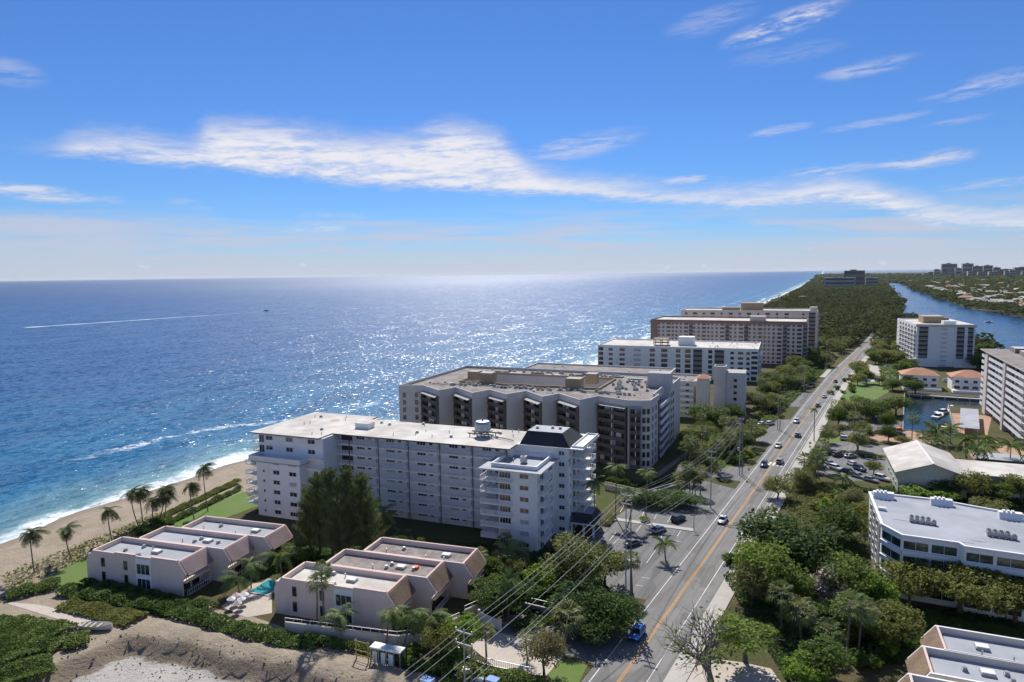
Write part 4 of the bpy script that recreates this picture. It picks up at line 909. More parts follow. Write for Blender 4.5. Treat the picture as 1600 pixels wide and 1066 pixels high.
tiledhouse('right tiled house with terracotta hipped roof beside the balcony tower', (20.5,409), 6, 16, 13)
dk = thing('dock', 'narrow white boat dock along the basin below the tiled houses', 'dock', (0,0,0)); mb = MB(); mb.box(1,390.4,-.6,70,391.9,-.3); mb.build('deck', M['white2'], dk)
for i in range(14): mb = MB(); mb.tube([(0,0,-2.5),(0,0,.9)], .16, 6); mb.build('pile', M['white2'], dk, (2+i*5,390.2,0))
cpt = thing('carport', 'long flat grey roofed carport beside the boat basin', 'carport', (17.9,297.5,0), R(-3.5)); mb = MB(); mb.box(0,0,3.2,6.2,42,3.5); mb.build('roof', M['roofblue'], cpt)
for v in range(8):
    for u in (.5,5.7): boxpart(cpt, 'post', 'white2', u-.1,1+v*5.6,0,u+.1,1.2+v*5.6,3.2)
c2 = thing('carport', 'dark fronted carport beyond the coconut palms at the right edge', 'carport', (20,250,0), R(6)); boxpart(c2, 'roof', 'roofblue', 0,0,3.2,40,9,3.6); boxpart(c2, 'fascia', 'dark', 0,-.08,2.6,40,-.01,3.5)
for u in range(9): boxpart(c2, 'post', 'white2', u*4.8+.4,.2,0,u*4.8+.65,.45,3.2)
# ---------------------------------------------------------------- far towers and houses
def fartower(label, px, py, wpx, top, D, wall, group, fl=None, dist=None, cap=True):
    p = at(px, py); d = p.length; w = wpx/FPX*p.y/math.cos(R(30)) * .87; h = height_at(p, top)
    t = thing('far_tower', label, 'building', (p.x, p.y, 0), R(4), group); boxpart(t, 'wall', wall, 0,0,0,w,D,h, top='concrete')
    n = max(3, int(h/(d/180)))
    for k in range(n):
        z = (k+.35)*h/n; mb = MB(); mb.box(w*.04,-.4,z,w*.96,-.02,z+h/n*.42); mb.build('window_band', M['bronze'], t)
    if cap: boxpart(t, 'roof_house', wall, w*.3,D*.2,h,w*.6,D*.6,h*1.06)
    return t
g = 'towers at the far end of the island'
fartower('broad low tan block at the far end of the island next to the surf', 1287, 452, 40, 434, 40, 'concrete', g)
fartower('grey brown tallest tower at the far end of the island', 1318, 449, 26, 423, 40, 'wood', g); fartower('dark block right behind the tallest far island tower', 1338, 448, 10, 429, 30, 'seawall', g)
fartower('cream slab nearest the waterway at the far end of the island', 1352, 450, 15, 434, 30, 'concrete', g)
g = 'towers of the distant skyline'; g2 = g
for i, (px, w, tp, wl) in enumerate(((1471,17,412.5,'seawall'),(1480,8,422,'concrete'),(1459,7,421,'concrete'),(1503,12,412,'concrete'),(1519,11,416,'seawall'),(1536,10,415,'seawall'),(1551,8,418,'concrete'),(1561,17,421,'wood'),(1585,17,418,'seawall'),(1492,8,419,'concrete'))):
    fartower(['tallest twin topped tower','small pale tower in front of the twin topped tower','leftmost low tower','second tall cream tower','grey tower right of the second tall tower','narrow grey tower mid right','small white tower mid right','low tan block','rightmost grey tower','small white tower between the two tallest'][i]+' of the distant skyline', px, 433.5, w, tp, 60, wl, g)
rd = random.Random(77); k = 0
for (px, py, w, c) in [(1418,474,22,'white'),(1395,462,9,'cream'),(1432,460,12,'cream'),(1460,468,16,'white'),(1474,459,14,'white'),(1495,463,20,'cream'),(1510,472,18,'tan'),(1535,476,26,'roofblue'),(1560,470,14,'white'),(1577,466,12,'white'),(1592,478,16,'cream'),(1545,462,14,'tan'),(1520,457,11,'white'),(1484,451,9,'white'),(1452,452,9,'cream'),(1425,449,7,'white'),(1568,457,12,'white'),(1590,458,12,'cream'),(1500,449,8,'white'),(1535,450,9,'white'),(1570,448,9,'cream'),(1466,446,6,'white'),(1590,446,8,'white'),(1440,468,10,'tan'),(1482,476,12,'white')]:
    p = at(px, py, 0); W = max(10, w/FPX*p.y); D = W*.7; lab = f'{"white" if c == "white" else "pale"} roofed house among the mainland trees'
    if p.x < interp(WEST, p.y)+8: continue
    t = thing('mainland_house', lab, 'house', (p.x, p.y, -.6), R(rd.uniform(-10,20)), 'houses among the mainland trees'); boxpart(t, 'wall', 'cream', -W/2,0,0,W/2,D,9)
    mb = MB(); a = [(-W/2-1,-1,9),(W/2+1,-1,9),(W/2+1,D+1,9),(-W/2-1,D+1,9)]; r1, r2 = (-W*.25,D/2,12.5), (W*.25,D/2,12.5)
    mb.quad([a[0],a[1],r2,r1]); mb.quad([a[1],a[2],r2]); mb.quad([a[2],a[3],r1,r2]); mb.quad([a[3],a[0],r1]); mb.build('roof', M[{'white':'roofwhite','cream':'cream','tan':'tile','roofblue':'roofblue'}[c]], t)
for i in range(70):                                       # more roofs showing between the mainland trees
    y = 1120*math.exp(rd.random()**.8*1.35); x = rd.uniform(interp(WEST, y)+14, .1175*y+20); W = rd.uniform(13,26)*(1+(y-1100)/5000); D = W*.65; c = rd.choice(['roofwhite','roofwhite','cream','tile','roofgrey','concrete'])
    t = thing('mainland_house', 'small '+{'roofwhite':'white','cream':'cream','tile':'terracotta','roofgrey':'grey','concrete':'tan'}[c]+' roof showing between the mainland trees', 'house', (x, y, -.6), R(rd.uniform(-20,30)), 'roofs between the mainland trees'); boxpart(t, 'wall', 'cream', -W/2,0,0,W/2,D,8.5)
    mb = MB(); a = [(-W/2-1,-1,8.5),(W/2+1,-1,8.5),(W/2+1,D+1,8.5),(-W/2-1,D+1,8.5)]; r1, r2 = (-W*.25,D/2,13), (W*.25,D/2,13)
    mb.quad([a[0],a[1],r2,r1]); mb.quad([a[1],a[2],r2]); mb.quad([a[2],a[3],r1,r2]); mb.quad([a[3],a[0],r1]); mb.build('roof', M[c], t)
for i, (px, w, tp) in enumerate(((1430,8,428.5),(1442,7,427),(1450,6,425),(1512,7,424),(1528,8,425),(1545,9,424.5),(1570,8,423),(1577,7,422),(1597,10,424))):
    fartower(['lowest block at the left end','second low block at the left end','third low block at the left end','low block beside the second tall tower','low block in the middle','wide low block right of the middle','low block at the right','slim block at the right','low block at the right edge'][i]+' of the distant skyline', px, 434.5, w, tp, 50, 'concrete' if i % 2 else 'seawall', g, cap=False)
p = at(1248,470); t = thing('park_house', 'small white roofed house among the island trees', 'house', (p.x, p.y, 0), R(5)); boxpart(t, 'wall', 'cream', 0,0,0,22,14,8); boxpart(t, 'roof', 'roofwhite', -1,-1,8,23,15,9)
# ---------------------------------------------------------------- vegetation
def rnd_unit(rd):
    while True:
        v = Vector((rd.uniform(-1,1), rd.uniform(-1,1), rd.uniform(-1,1)))
        if .05 < v.length < 1: return v.normalized()
def leafquad(mb, p, s, rd, up=.5, asp=1.6, mi=0):
    n = rnd_unit(rd); n.z = abs(n.z)+up; n.normalize(); a = n.orthogonal().normalized(); a = Matrix.Rotation(rd.uniform(0, 6.28), 3, n) @ a; b = n.cross(a)
    l, w = s*asp*.5, s*.5
    mb.quad([p-a*l, p+b*w, p+a*l, p-b*w], mi)
from mathutils import noise as mnoise
def crown(name, mats, seed, r=(5,5,3.5), zc=5, n=2200, leaf=.55, lobes=13, fill=.35, flat=0, asp=1.6, lob=.46):
    rd = random.Random(seed); mb = MB(); L = []
    for _ in range(lobes):
        d = rnd_unit(rd); d.z = d.z*.75+.15; L.append((Vector((d.x*r[0]*.72, d.y*r[1]*.72, d.z*r[2]*.66)), rd.uniform(lob*.55, lob*1.1), rd.random()))
    L.append((Vector((0,0,0)), lob*1.25, .5))
    tot = sum(l[1]**2 for l in L)
    for c, s_, t in L:
        k = int(n*s_*s_/tot)
        for _ in range(k):
            d = rnd_unit(rd); rr = (1 if rd.random() > fill else rd.uniform(.35,1))*rd.uniform(.74,1.2)
            p = c + Vector((d.x*r[0]*s_*rr, d.y*r[1]*s_*rr, d.z*r[2]*s_*rr))
            if p.z < -r[2]*.75 or mnoise.noise(p*(2.2/r[0]**.5)+Vector((seed,0,0))) < -.16: continue
            if flat and p.z > r[2]*flat: p.z = r[2]*flat+rd.uniform(-.3,.3)
            leafquad(mb, p+Vector((0,0,zc)), leaf*rd.uniform(.6,1.35), rd, .45, asp)
    return mb.mesh(name, mats)
def trunkmesh(name, h, r, seed, limbs=5, spread=3.0, top=None, mat='bark'):
    rd = random.Random(seed); mb = MB(); top = top or h*1.7
    mb.tube([(0,0,-.3),(.1,0,h*.5),(rd.uniform(-.4,.4),rd.uniform(-.4,.4),h)], [r*1.35,r,r*.8], 7)
    for i in range(limbs):
        a = 6.28*i/limbs+rd.uniform(-.4,.4); s_ = spread*rd.uniform(.6,1.1); z1 = top*rd.uniform(.75,1)
        mb.tube([(0,0,h*.85),(math.cos(a)*s_*.45,math.sin(a)*s_*.45,h+(z1-h)*.5),(math.cos(a)*s_,math.sin(a)*s_,z1)], [r*.6,r*.38,r*.12], 5)
    return mb.mesh(name, M[mat])
KIND = {}
def kind(key, leaf, r, zc, n, sz, trunk_h, tr, seeds=3, **kw):
    KIND[key] = [(crown('crown', L_[leaf], 100+hash_(key)+i, r, zc, n, sz, **kw), trunkmesh('trunk', trunk_h, tr, 50+i+hash_(key), spread=r[0]*.55, top=zc), zc+r[2]) for i in range(seeds)]
def hash_(s): return sum(ord(c)*(i+3) for i, c in enumerate(s)) % 997
kind('round', 'green', (4.6,4.6,3.4), 5.0, 5979, 0.33, 2.6, .26)
kind('dense', 'dark', (5.2,5.2,3.6), 4.6, 8280, 0.33, 2.2, .34, lobes=12, lob=.55)
kind('olive', 'olive', (4.8,4.8,3.3), 4.8, 5520, 0.32, 2.4, .26)
kind('brown', 'brown', (5.2,5.2,3.4), 4.8, 5979, 0.28, 2.6, .28, fill=.5)
kind('bright', 'bright', (4.2,4.2,3.0), 4.4, 5060, 0.33, 2.2, .22)
kind('yellow', 'yellow', (4.8,4.8,2.6), 6.2, 3449, 0.33, 3.4, .3, lobes=8, lob=.42)
kind('yellow2', 'yellow', (4.8,4.8,3.3), 4.9, 4600, .32, 2.4, .26, fill=.5)
kind('grey', 'twig', (3.6,3.6,3.0), 5.0, 1500, .28, 2.4, .2, asp=4.0, fill=.7)
kind('wide', 'olive', (9.5,7.5,3.4), 5.2, 14949, 0.33, 2.4, .4, seeds=2, lobes=16, lob=.45, flat=.7)
kind('shrub', 'green', (1.6,1.6,1.1), .95, 420, .38, .5, .09); kind('shrubd', 'dark', (1.8,1.8,1.2), 1.0, 460, .4, .5, .09)
kind('shrubb', 'bright', (1.4,1.4,1.0), .9, 360, .38, .5, .08); kind('shrubo', 'olive', (1.7,1.7,1.2), 1.0, 400, .36, .5, .09)
def tree(k, loc, s, label, name='broadleaf_tree', cat='tree', group=None, rz=None, i=None):
    v = KIND[k]; rd = random.Random(hash((round(loc[0]*7), round(loc[1]*7), k)) if False else int(abs(loc[0]*131+loc[1]*17))); c, t_, h = v[(rd.randrange(len(v)) if i is None else i) % len(v)]
    t = thing(name, label, cat, (loc[0], loc[1], loc[2] if len(loc) > 2 else 0), rd.uniform(0,6.28) if rz is None else rz, group); s = s if isinstance(s, (tuple, list)) else (s,s,s)
    t.scale = s; link('crown', c, t); link('trunk' if cat == 'tree' else 'stem', t_, t); return t
# palms -----------------------------------------------------------
def frondmesh(seed, L=4.4, droop=1.6, w=.95, nl=15, mat='palm'):
    rd = random.Random(seed); mb = MB(); P = []
    for k in range(9):
        t = k/8; P.append(Vector((L*t*(1-.12*t), .12*math.sin(t*3+seed), .9*t*(1-t)*1.3-droop*t*t)))
    mb.tube(P, [.055*(1-k/9.5) for k in range(9)], 4, 1)
    for k in range(nl):
        t = .12+.87*k/(nl-1); i = min(7, int(t*8)); p = P[i].lerp(P[i+1], t*8-i); d = (P[i+1]-P[i]).normalized()
        wl = w*(.45+1.1*math.sin(math.pi*min(1,t*.95+.05)))*.75
        for s_ in (-1, 1):
            side = Vector((0, s_, 0)); tip = p+side*wl*rd.uniform(.85,1.1)+d*wl*.55+Vector((0,0,-wl*rd.uniform(.35,.75))); hw = .11
            mb.quad([p-d*hw, p+d*hw, tip+d*.03, tip-d*.03], 0)
    return mb.mesh('frond', [L_[mat], M['palmbark']])
FR = {k: [frondmesh(s, *a, mat=mt) for s in (1,2,3)] for k, a, mt in (('coco',(4.3,1.9,1.0),'palm'),('wind',(3.9,1.5,.85),'windpalm'),('royal',(3.4,1.3,.8),'palm'))}
def ptrunk(h, r, lean=(0,0), curve=.0):
    mb = MB(); N_ = 8; P = []
    for k in range(N_+1):
        t = k/N_; P.append((lean[0]*(t+curve*t*(1-t)*2), lean[1]*(t+curve*t*(1-t)*2), h*t-.3*(1-t)))
    mb.tube(P, [r*(1.35 if k == 0 else 1.05-.35*k/N_) for k in range(N_+1)], 7); return mb.mesh('trunk', M['palmbark'], True)
def palm(base, top, label, kindk='coco', group=None, s=1., wind=None, nf=15, seed=0, lean=None, r=.17):
    rd = random.Random(seed*13+7); h = top
    t = thing('coconut_palm' if kindk != 'royal' else 'royal_palm', label, 'palm tree', base, 0, group)
    lean = lean or (rd.uniform(-.5,.5), rd.uniform(-.5,.5)); link('trunk', ptrunk(h, r*s, lean, .5), t); tip = Vector((lean[0], lean[1], h))
    if kindk == 'royal':
        mb = MB(); mb.tube([(0,0,-1.3),(0,0,0)], [.17*s,.11*s], 7); mb.build('crownshaft', L_['bright'], t, tip)
    for k in range(nf):
        if wind is None: a = 6.28*k/nf+rd.uniform(-.25,.25); el_ = rd.choice([.75,.45,.15,-.15,-.5])+rd.uniform(-.15,.15)
        else:
            a = wind+rd.gauss(0,.55); el_ = rd.uniform(-.45,.9)
            if k % 7 == 0: a = wind+3.14+rd.uniform(-.6,.6); el_ = rd.uniform(-.9,.2)
        link('frond', rd.choice(FR[kindk]), t, tip, rot=(rd.uniform(-.4,.4), -el_, a), scale=s*rd.uniform(.8,1.1))
    if kindk == 'coco' or wind is not None:
        mb = MB()
        for _ in range(5): d = rnd_unit(rd); mb.tube([Vector((d.x*.3,d.y*.3,-.35)), Vector((d.x*.3,d.y*.3,-.1))], .13, 5)
        mb.build('coconuts', M['bark'], t, tip)
    return t
def fanmesh(seed, n=26, r=1.15):
    rd = random.Random(seed); mb = MB()
    for k in range(n):
        a = k*2.4+rd.uniform(-.2,.2); e = 1.2-2.1*(k/n)+rd.uniform(-.2,.2); d = Vector((math.cos(a)*math.cos(e), math.sin(a)*math.cos(e), math.sin(e)))
        side = Vector((-math.sin(a), math.cos(a), 0)); up_ = d.cross(side)*-1; c = d*rd.uniform(.7,1.0)
        mb.quad([Vector((0,0,0)), side*.03, c+side*.03, c], 1)
        for j in range(9):
            t = (j-4)/4*1.25; f = d*math.cos(t)+side*math.sin(t); f2 = d*math.cos(t+.2)+side*math.sin(t+.2); rr = r*rd.uniform(.8,1.05)
            mb.quad([c, c+f*rr*.6+up_*.04, c+(f+f2)*.5*rr+Vector((0,0,-.28*rr)), c+f2*rr*.6-up_*.04])
    return mb.mesh('crown', [L_['sabal'], M['palmbark']])
FAN = [fanmesh(s) for s in (1,2,3)]
FARP = []
for s_ in (1, 2):
    rd = random.Random(s_); mb = MB()
    for k in range(15):
        a = k*2.4; e = rd.choice([.7,.3,-.1,-.5]); mt_ = Matrix.Rotation(a, 3, 'Z') @ Matrix.Rotation(-e, 3, 'Y')
        for i in range(7):
            t = i/7*3.4; 
            for sg in (-1, 1): mb.quad([mt_ @ Vector((t,0,.5*t*(1-t/3.4)-t*t*.12)), mt_ @ Vector((t+.5,0,.5*t*(1-t/3.4)-t*t*.12)), mt_ @ Vector((t+.8,sg*.75,-.5-t*t*.12))])
    FARP.append(mb.mesh('crown', L_['palm']))
TRK = {}
def simplepalm(base, h, label, fan=True, group=None, s=1., seed=0):
    rd = random.Random(seed+int(abs(base[0]*31+base[1]*17))); t = thing('fan_palm' if fan else 'palm', label, 'palm tree', base, rd.uniform(0,6), group); k = round(h*2)/2
    if k not in TRK: TRK[k] = ptrunk(k, .17, (.3,.2), .4)
    link('trunk', TRK[k], t); link('crown', rd.choice(FAN if fan else FARP), t, (.3,.2,k), scale=s*rd.uniform(.95,1.15)*(1.25 if fan else 1)); return t
def ppx(bx, by, cx, cy_, label, **kw):                       # palm from picture points: foot and crown centre
    p = at(bx, by); h = height_at(p, cy_); q = at(cx, cy_, h); return palm(p, h, label, lean=(q.x-p.x, q.y-p.y), **kw)
def fpx(bx, by, cx, cy_, label, fan=True, **kw):
    p = at(bx, by); return simplepalm(p, max(2.5, height_at(p, cy_)), label, fan, **kw)
z4 = lambda a, b: (a/4.444, 700+b/4.444)
W_DIR = R(5)
for i, (b, c, lab) in enumerate([((240,870),(205,590),'windblown palm on the sand, farthest left'),((500,775),(450,570),'windblown palm with crooked trunk at the lawn edge, second from left'),((780,650),(745,430),'windblown palm leaning behind the seaward townhouses, third from left'),
        ((970,555),(905,310),'windblown palm, left of the tight pair on the beach'),((998,540),(968,300),'windblown palm, right of the tight pair on the beach'),((1052,520),(1058,365),'shorter windblown palm in the beach clump'),((1105,490),(1140,280),'full crowned windblown palm in the beach clump'),
        ((1140,500),(1150,320),'windblown palm half hidden in the beach clump'),((1350,495),(1315,265),'windblown palm before the last one on the lawn strip'),((1445,440),(1408,140),'tallest windblown palm, last one towards the white block')]):
    ppx(*z4(*b), *z4(*c), lab, kindk='wind', group='windblown palms along the beach', wind=W_DIR, seed=i+1, nf=20, s=.95, r=.15)
z6 = lambda a, b: (400+a/4.21, 820+b/4.21)
for i, (b, c, lab, k) in enumerate([((545,750),(545,590),'dark coconut palm before the pink wall, left of the yellow one','coco'),((850,812),(868,570),'yellow green coconut palm at the corner of the pink townhouses','coco'),((948,832),(1005,590),'leaning coconut palm right of the yellow one','coco'),((1160,835),(1140,600),'coconut palm by the garden wall corner','coco')]):
    ppx(*z6(*b), *z6(*c), lab, kindk=k, seed=20+i, group='coconut palms by the roadside townhouses', nf=17, s=.78, wind=R(10) if i else None)
for b, c, lab in [((398,665),(355,385),'slim fan palm before the pink wall, shorter of two'),((458,695),(440,300),'slim fan palm before the pink wall, taller of two')]: fpx(*z6(*b), *z6(*c), lab, group='slim fan palms', s=.95)
z5 = lambda a, b: (100+a/3.728, 780+b/3.728)
ppx(*z5(1025,560), *z5(1010,455), 'coconut palm in the courtyard between the two pink rows', seed=31, s=.85, nf=18, wind=R(200)); ppx(*z5(1090,520), *z5(1085,370), 'coconut palm behind the courtyard palm', seed=32, s=.8)
for i, (b, c) in enumerate([((1220,300),(1225,250)),((1270,280),(1290,225)),((1200,400),(1200,340))]): fpx(*z5(*b), *z5(*c), ['bushy palm at the end of the seaward row','taller bushy palm at the end of the seaward row','low palm beside the courtyard wall'][i], fan=i != 2, s=.9)
q53 = lambda a, b: (400+a/5.33, 700+b/5.33)
ppx(*q53(1030,760), *q53(1060,540), 'coconut palm right of the feathery pines before the white block', seed=41, s=.95); ppx(*q53(900,660), *q53(905,430), 'coconut palm against the feathery pines', seed=42, s=.85); ppx(*q53(1200,780), *q53(1215,700), 'small palm behind the roadside townhouses', seed=43, s=.6)
z8 = lambda a, b: (900+a/4.847, 680+b/4.847)
for i, (b, c, lab) in enumerate([((140,705),(140,345),'royal palm beside the entrance canopy'),((298,625),(305,240),'tall royal palm at the near end of the parking median'),((385,700),(430,450),'royal palm in front of the parking median'),((528,620),(540,280),'royal palm growing from the clipped hedge in the median')]): ppx(*z8(*b), *z8(*c), lab, kindk='royal', seed=50+i, group='royal palms in the parking lot', s=.95, nf=14)
for i, (b, c) in enumerate([((820,440),(828,262)),((880,445),(875,310)),((940,450),(955,275)),((800,440),(795,360)),((905,450),(920,330)),((865,440),(860,280))]): fpx(*z8(*b), *z8(*c), 'fan palm in the cluster before the sawtooth block', group='fan palms before the sawtooth block')
z7 = lambda a, b: (720+a/4.21, 820+b/4.21)
fpx(*z7(1130,455), *z7(1175,230), 'fan palm with curved trunk beside the tall double pole'); fpx(*z7(690,760), *z7(680,620), 'broad fan palm by the driveway behind the near poles', s=1.3); fpx(*z7(1350,240), *z7(1345,120), 'slender palm standing in the lot median by the road', fan=False, s=.7)
for i, (b, c) in enumerate([((285,205),(285,125)),((255,300),(255,240)),((310,330),(325,290)),((370,250),(375,210)),((120,520),(110,430)),((170,880),(180,700)),((495,790),(485,700)),((440,880),(405,745)),((310,640),(310,350))]):
    fpx(*z7(*b), *z7(*c), ['pale fan palm below the white block corner','round fan palm beside the roadside townhouses','lower fan palm beside the roadside townhouses','small fan palm left of the big olive tree','shaggy fan palm at the pink balcony','thin palm in the sand court','small palm behind the near poles','thin leaning palm in the sand court','full palm behind the white gate'][i], fan=i != 8, s=1.1 if i < 5 else .75)
# feathery pines in front of the white block
def pine(base, h, rr, label, seed):
    rd = random.Random(seed); t = thing('feathery_pine', label, 'tree', base, 0, 'feathery pines before the white block'); mb = MB(); tm = MB(); tm.tube([(0,0,-.3),(.2,0,h*.5),(0,.2,h*.96)], [.32,.2,.05], 6)
    for i in range(70):
        z = h*(.10+.84*(i/70)**.9); a = i*2.4+rd.uniform(-.3,.3); L = rr*(1-.75*((z/h-.2)/.8)**1.6 if z/h > .2 else .9)*rd.uniform(.6,1.15); e = rd.uniform(.45,1.0)
        d = Vector((math.cos(a)*math.cos(e), math.sin(a)*math.cos(e), math.sin(e))); tm.tube([(0,0,z-.5), Vector((0,0,z-.5))+d*L], [.06,.02], 4, 0, False)
        for _ in range(95):
            tt_ = rd.uniform(.15,1.05); p = Vector((0,0,z-.5))+d*L*tt_+rnd_unit(rd)*rd.uniform(.1,.62); dr = (d*.5+Vector((rd.uniform(-.4,.4),rd.uniform(-.4,.4),rd.uniform(.1,.9)))).normalized()*rd.uniform(.35,.75); s_ = dr.cross(rnd_unit(rd)).normalized()*.065
            mb.quad([p-s_, p+s_, p+dr+s_*.3, p+dr-s_*.3])
    mb.build('crown', L_['pine'], t); tm.build('trunk', M['bark'], t); return t
for i, (bx, by, ty, rr, lab) in enumerate([(500,868,738,5.6,'leftmost'),(520,872,727,5.2,'second from left, tall'),(545,868,726,5.4,'tallest central'),(568,862,735,5.0,'right of centre'),(485,862,762,4.8,'short outer left'),(532,880,770,6.0,'low front'),(575,872,772,5.0,'low right')]):
    p = at(bx, by); pine(p, height_at(p, ty), rr, lab+' feathery pine of the dark group before the white block', 60+i)
# hand-placed broadleaf trees: foot pixel, kind, scale
TR = [(905,925,'brown',(1.55,1.4,1.35),'broad brownish tree between the white block and the double pole'),(855,930,'bright',(1.0,1.0,.9),'bright green bush-like tree left of the broad brownish tree'),(945,915,'olive',(1.0,1.0,1.0),'olive tree behind the tall double pole'),(960,990,'dense',(.9,.9,.8),'dark tree at the corner of the driveway'),(905,965,'dense',(1.2,1.1,.8),'dark spreading tree behind the driveway'),
 (790,960,'dense',(.9,.9,.9),'dark tree beside the white gate'),(720,1025,'bright',(.75,.75,.95),'yellow green feathery tree right of the garden wall'),(690,1035,'olive',(.6,.6,.8),'olive tree at the end of the garden wall'),(850,1058,'brown',(.7,.7,.9),'brownish bush around the near poles'),(930,1000,'dense',(.8,.8,.6),'low dark tree overhanging the driveway'),
 (1240,885,'dense',(1.9,1.7,1.35),'big dark domed tree beside the road'),(1315,845,'dense',(1.0,1.0,1.0),'dark tree between the domed tree and the office'),(1190,925,'yellow2',(1.25,1.2,1.25),'olive roadside tree below the domed tree'),(1235,955,'green',(1.0,1.0,1.25),'mid green tree right of the olive roadside tree') if False else (1235,955,'round',(1.1,1.1,1.3),'mid green tree right of the olive roadside tree'),
 (1165,1035,'yellow',(1.15,1.15,.85),'bright yellow green tree above the bare branching tree'),(1175,940,'brown',(.9,.9,.9),'brown thin leaved tree at the sidewalk'),(1325,955,'round',(1.2,1.1,1.2),'tall leafy green tree before the office'),(1365,960,'bright',(.95,.95,1.1),'bright tree left of the flat canopy'),(1300,960,'grey',(1.1,1.1,1.1),'greyish bare tree between the green ones'),
 (1500,960,'wide',(1.15,1.1,1.15),'huge flat topped olive canopy before the office'),(1420,950,'olive',(1.1,1.0,1.1),'green tree at the left end of the flat canopy'),(1585,975,'wide',(.9,.9,1.05),'flat olive canopy at the right edge'),(1290,1066,'round',(.95,.95,.75),'green tree at the lower right before the cream townhouses'),(1255,1075,'bright',(.8,.8,.7),'bright tree at the bottom edge right of the bare tree'),
 (1390,1010,'olive',(1.0,1.0,.9),'dark tree left of the cream townhouses'),(1350,1000,'round',(1.1,1.1,.9),'dark tree beyond the iron fence'),(1215,780,'olive',(.85,.85,.75),'rounded olive bush at the road edge'),(1250,765,'brown',(.7,.7,.7),'brownish thicket by the small lot'),(1330,795,'brown',(.8,.8,.7),'brown tree left of the office'),(1350,830,'olive',(.7,.7,.9),'olive tree against the office end wall'),
 (1365,742,'olive',(.5,.5,.55),'small round tree at the end of the parked cars'),(1388,690,'dense',(.6,.6,.75),'dark round tree by the drive entrance'),(1410,697,'olive',(.55,.55,.45),'low olive bush by the sage building'),(1355,690,'brown',(.5,.5,.75),'thin brown tree by the drive'),(1387,672,'dense',(.55,.55,.9),'clipped dark tree by the orange boat'),
 (1365,655,'dense',(1.25,1.2,1.0),'dark tree beside the basin'),(1400,650,'round',(1.4,1.3,1.05),'big green tree on the basin bank'),(1330,655,'brown',(1.1,1.1,1.0),'brownish tree beside the sidewalk and basin'),(1345,645,'round',(1.1,1.0,.9),'green tree below the small lawn'),(1310,665,'dense',(.8,.8,.95),'dark tree at the sidewalk by the small lot'),(1430,615,'dense',(1.0,1.0,.9),'dark tree at the left tiled house'),(1395,610,'dense',(.9,.9,.8),'dark tree right of the small lawn'),
 (1480,775,'dense',(.9,.9,.7),'dark tree against the sage building'),(1520,785,'olive',(.9,.9,1.0),'olive tree before the long wing'),(1560,790,'round',(.8,.8,.7),'green tree before the long wing'),(1595,785,'olive',(.9,.9,1.0),'olive tree at the right edge before the long wing'),(1425,780,'bright',(1.0,1.6,.55),'long clipped hedge tree behind the office'),(1460,785,'bright',(1.0,1.4,.5),'clipped hedge tree right behind the office'),(1550,805,'olive',(1.6,1.0,.5),'low olive hedge trees behind the office'),
 (1110,668,'dense',(1.5,1.3,1.2),'dark tree mass before the tiled tower'),(1075,705,'olive',(.8,.8,.9),'olive tree at the sawtooth block corner'),(1145,660,'dense',(1.0,1.0,.9),'dark tree right of the tiled tower'),(1180,690,'olive',(.8,.8,.7),'olive tree behind the parked white cars'),(1085,760,'brown',(.6,.6,.5),'brown shrubs round the roadside pole'),(1010,790,'dense',(1.4,.8,.45),'dark hedge below the sawtooth block'),(1060,790,'dense',(1.3,.8,.45),'dark hedge at the lot edge')]
for b in TR:
    p = at(b[0], b[1]); tree(b[2], p, b[3], b[4])
for i, (bx, by, k, sc) in enumerate([(625,862,'dense',.5),(655,868,'round',.45),(690,872,'dense',.45),(725,880,'bright',.4),(600,870,'olive',.5),(752,888,'dense',.5),(775,905,'round',.55),(440,880,'dense',.6),(462,890,'round',.6),(640,985,'bright',.45),(668,1002,'olive',.5),(755,955,'olive',.5),(770,935,'round',.6),(812,905,'olive',.55)]):
    tree(k, at(bx, by), sc, ['small dark tree first along the walkway wing','small green tree second along the walkway wing','small dark tree third along the walkway wing','bright low tree fourth along the walkway wing','olive low tree below the walkway wing near the pines','dark low tree at the corner of the roadside roofs','green low tree below the front block','dark low tree at the end of the seaward row','green low tree behind the courtyard','bright bush tree at the pink balcony','olive bush tree at the garden wall bend','olive bush tree left of the white gate','green bush tree above the white gate','olive bush tree right below the front block'][i])
# bare branching tree at the lower edge
bt = thing('bare_tree', 'half bare branching tree with pale limbs beside the lower sidewalk', 'tree', at(1112,1088)); rd = random.Random(5); mb = MB(); tw_ = []
def branch(p, d, L, r, lvl):
    q = p+d*L; mid = p.lerp(q, .5)+rnd_unit(rd)*L*.08; mb.tube([p, mid, q], [r, r*.85, r*.65], 6 if lvl < 2 else 3, 0, False)
    if lvl >= 3: tw_.append(q)
    if lvl == 5: return
    for _ in range((5,4,3,3,2)[lvl]):
        nd = (d+rnd_unit(rd)*.85+Vector((0,0,.12))).normalized(); branch(p.lerp(q, rd.uniform(.65,1)), nd, L*rd.uniform(.68,.92), max(.024, r*.58), lvl+1)
branch(Vector((0,0,-.3)), Vector((-.15,.1,1)).normalized(), 3.6, .42, 0)
bt.scale = (1.35,1.35,1.25); mb.build('trunk', M['wood'], bt, smooth=True); mb = MB()
for q in tw_:
    if q.x > 1.0 or rd.random() < .06:
        for _ in range(5): leafquad(mb, q+rnd_unit(rd)*.8, .3, rd)
mb.build('crown', L_['yellow'], bt)
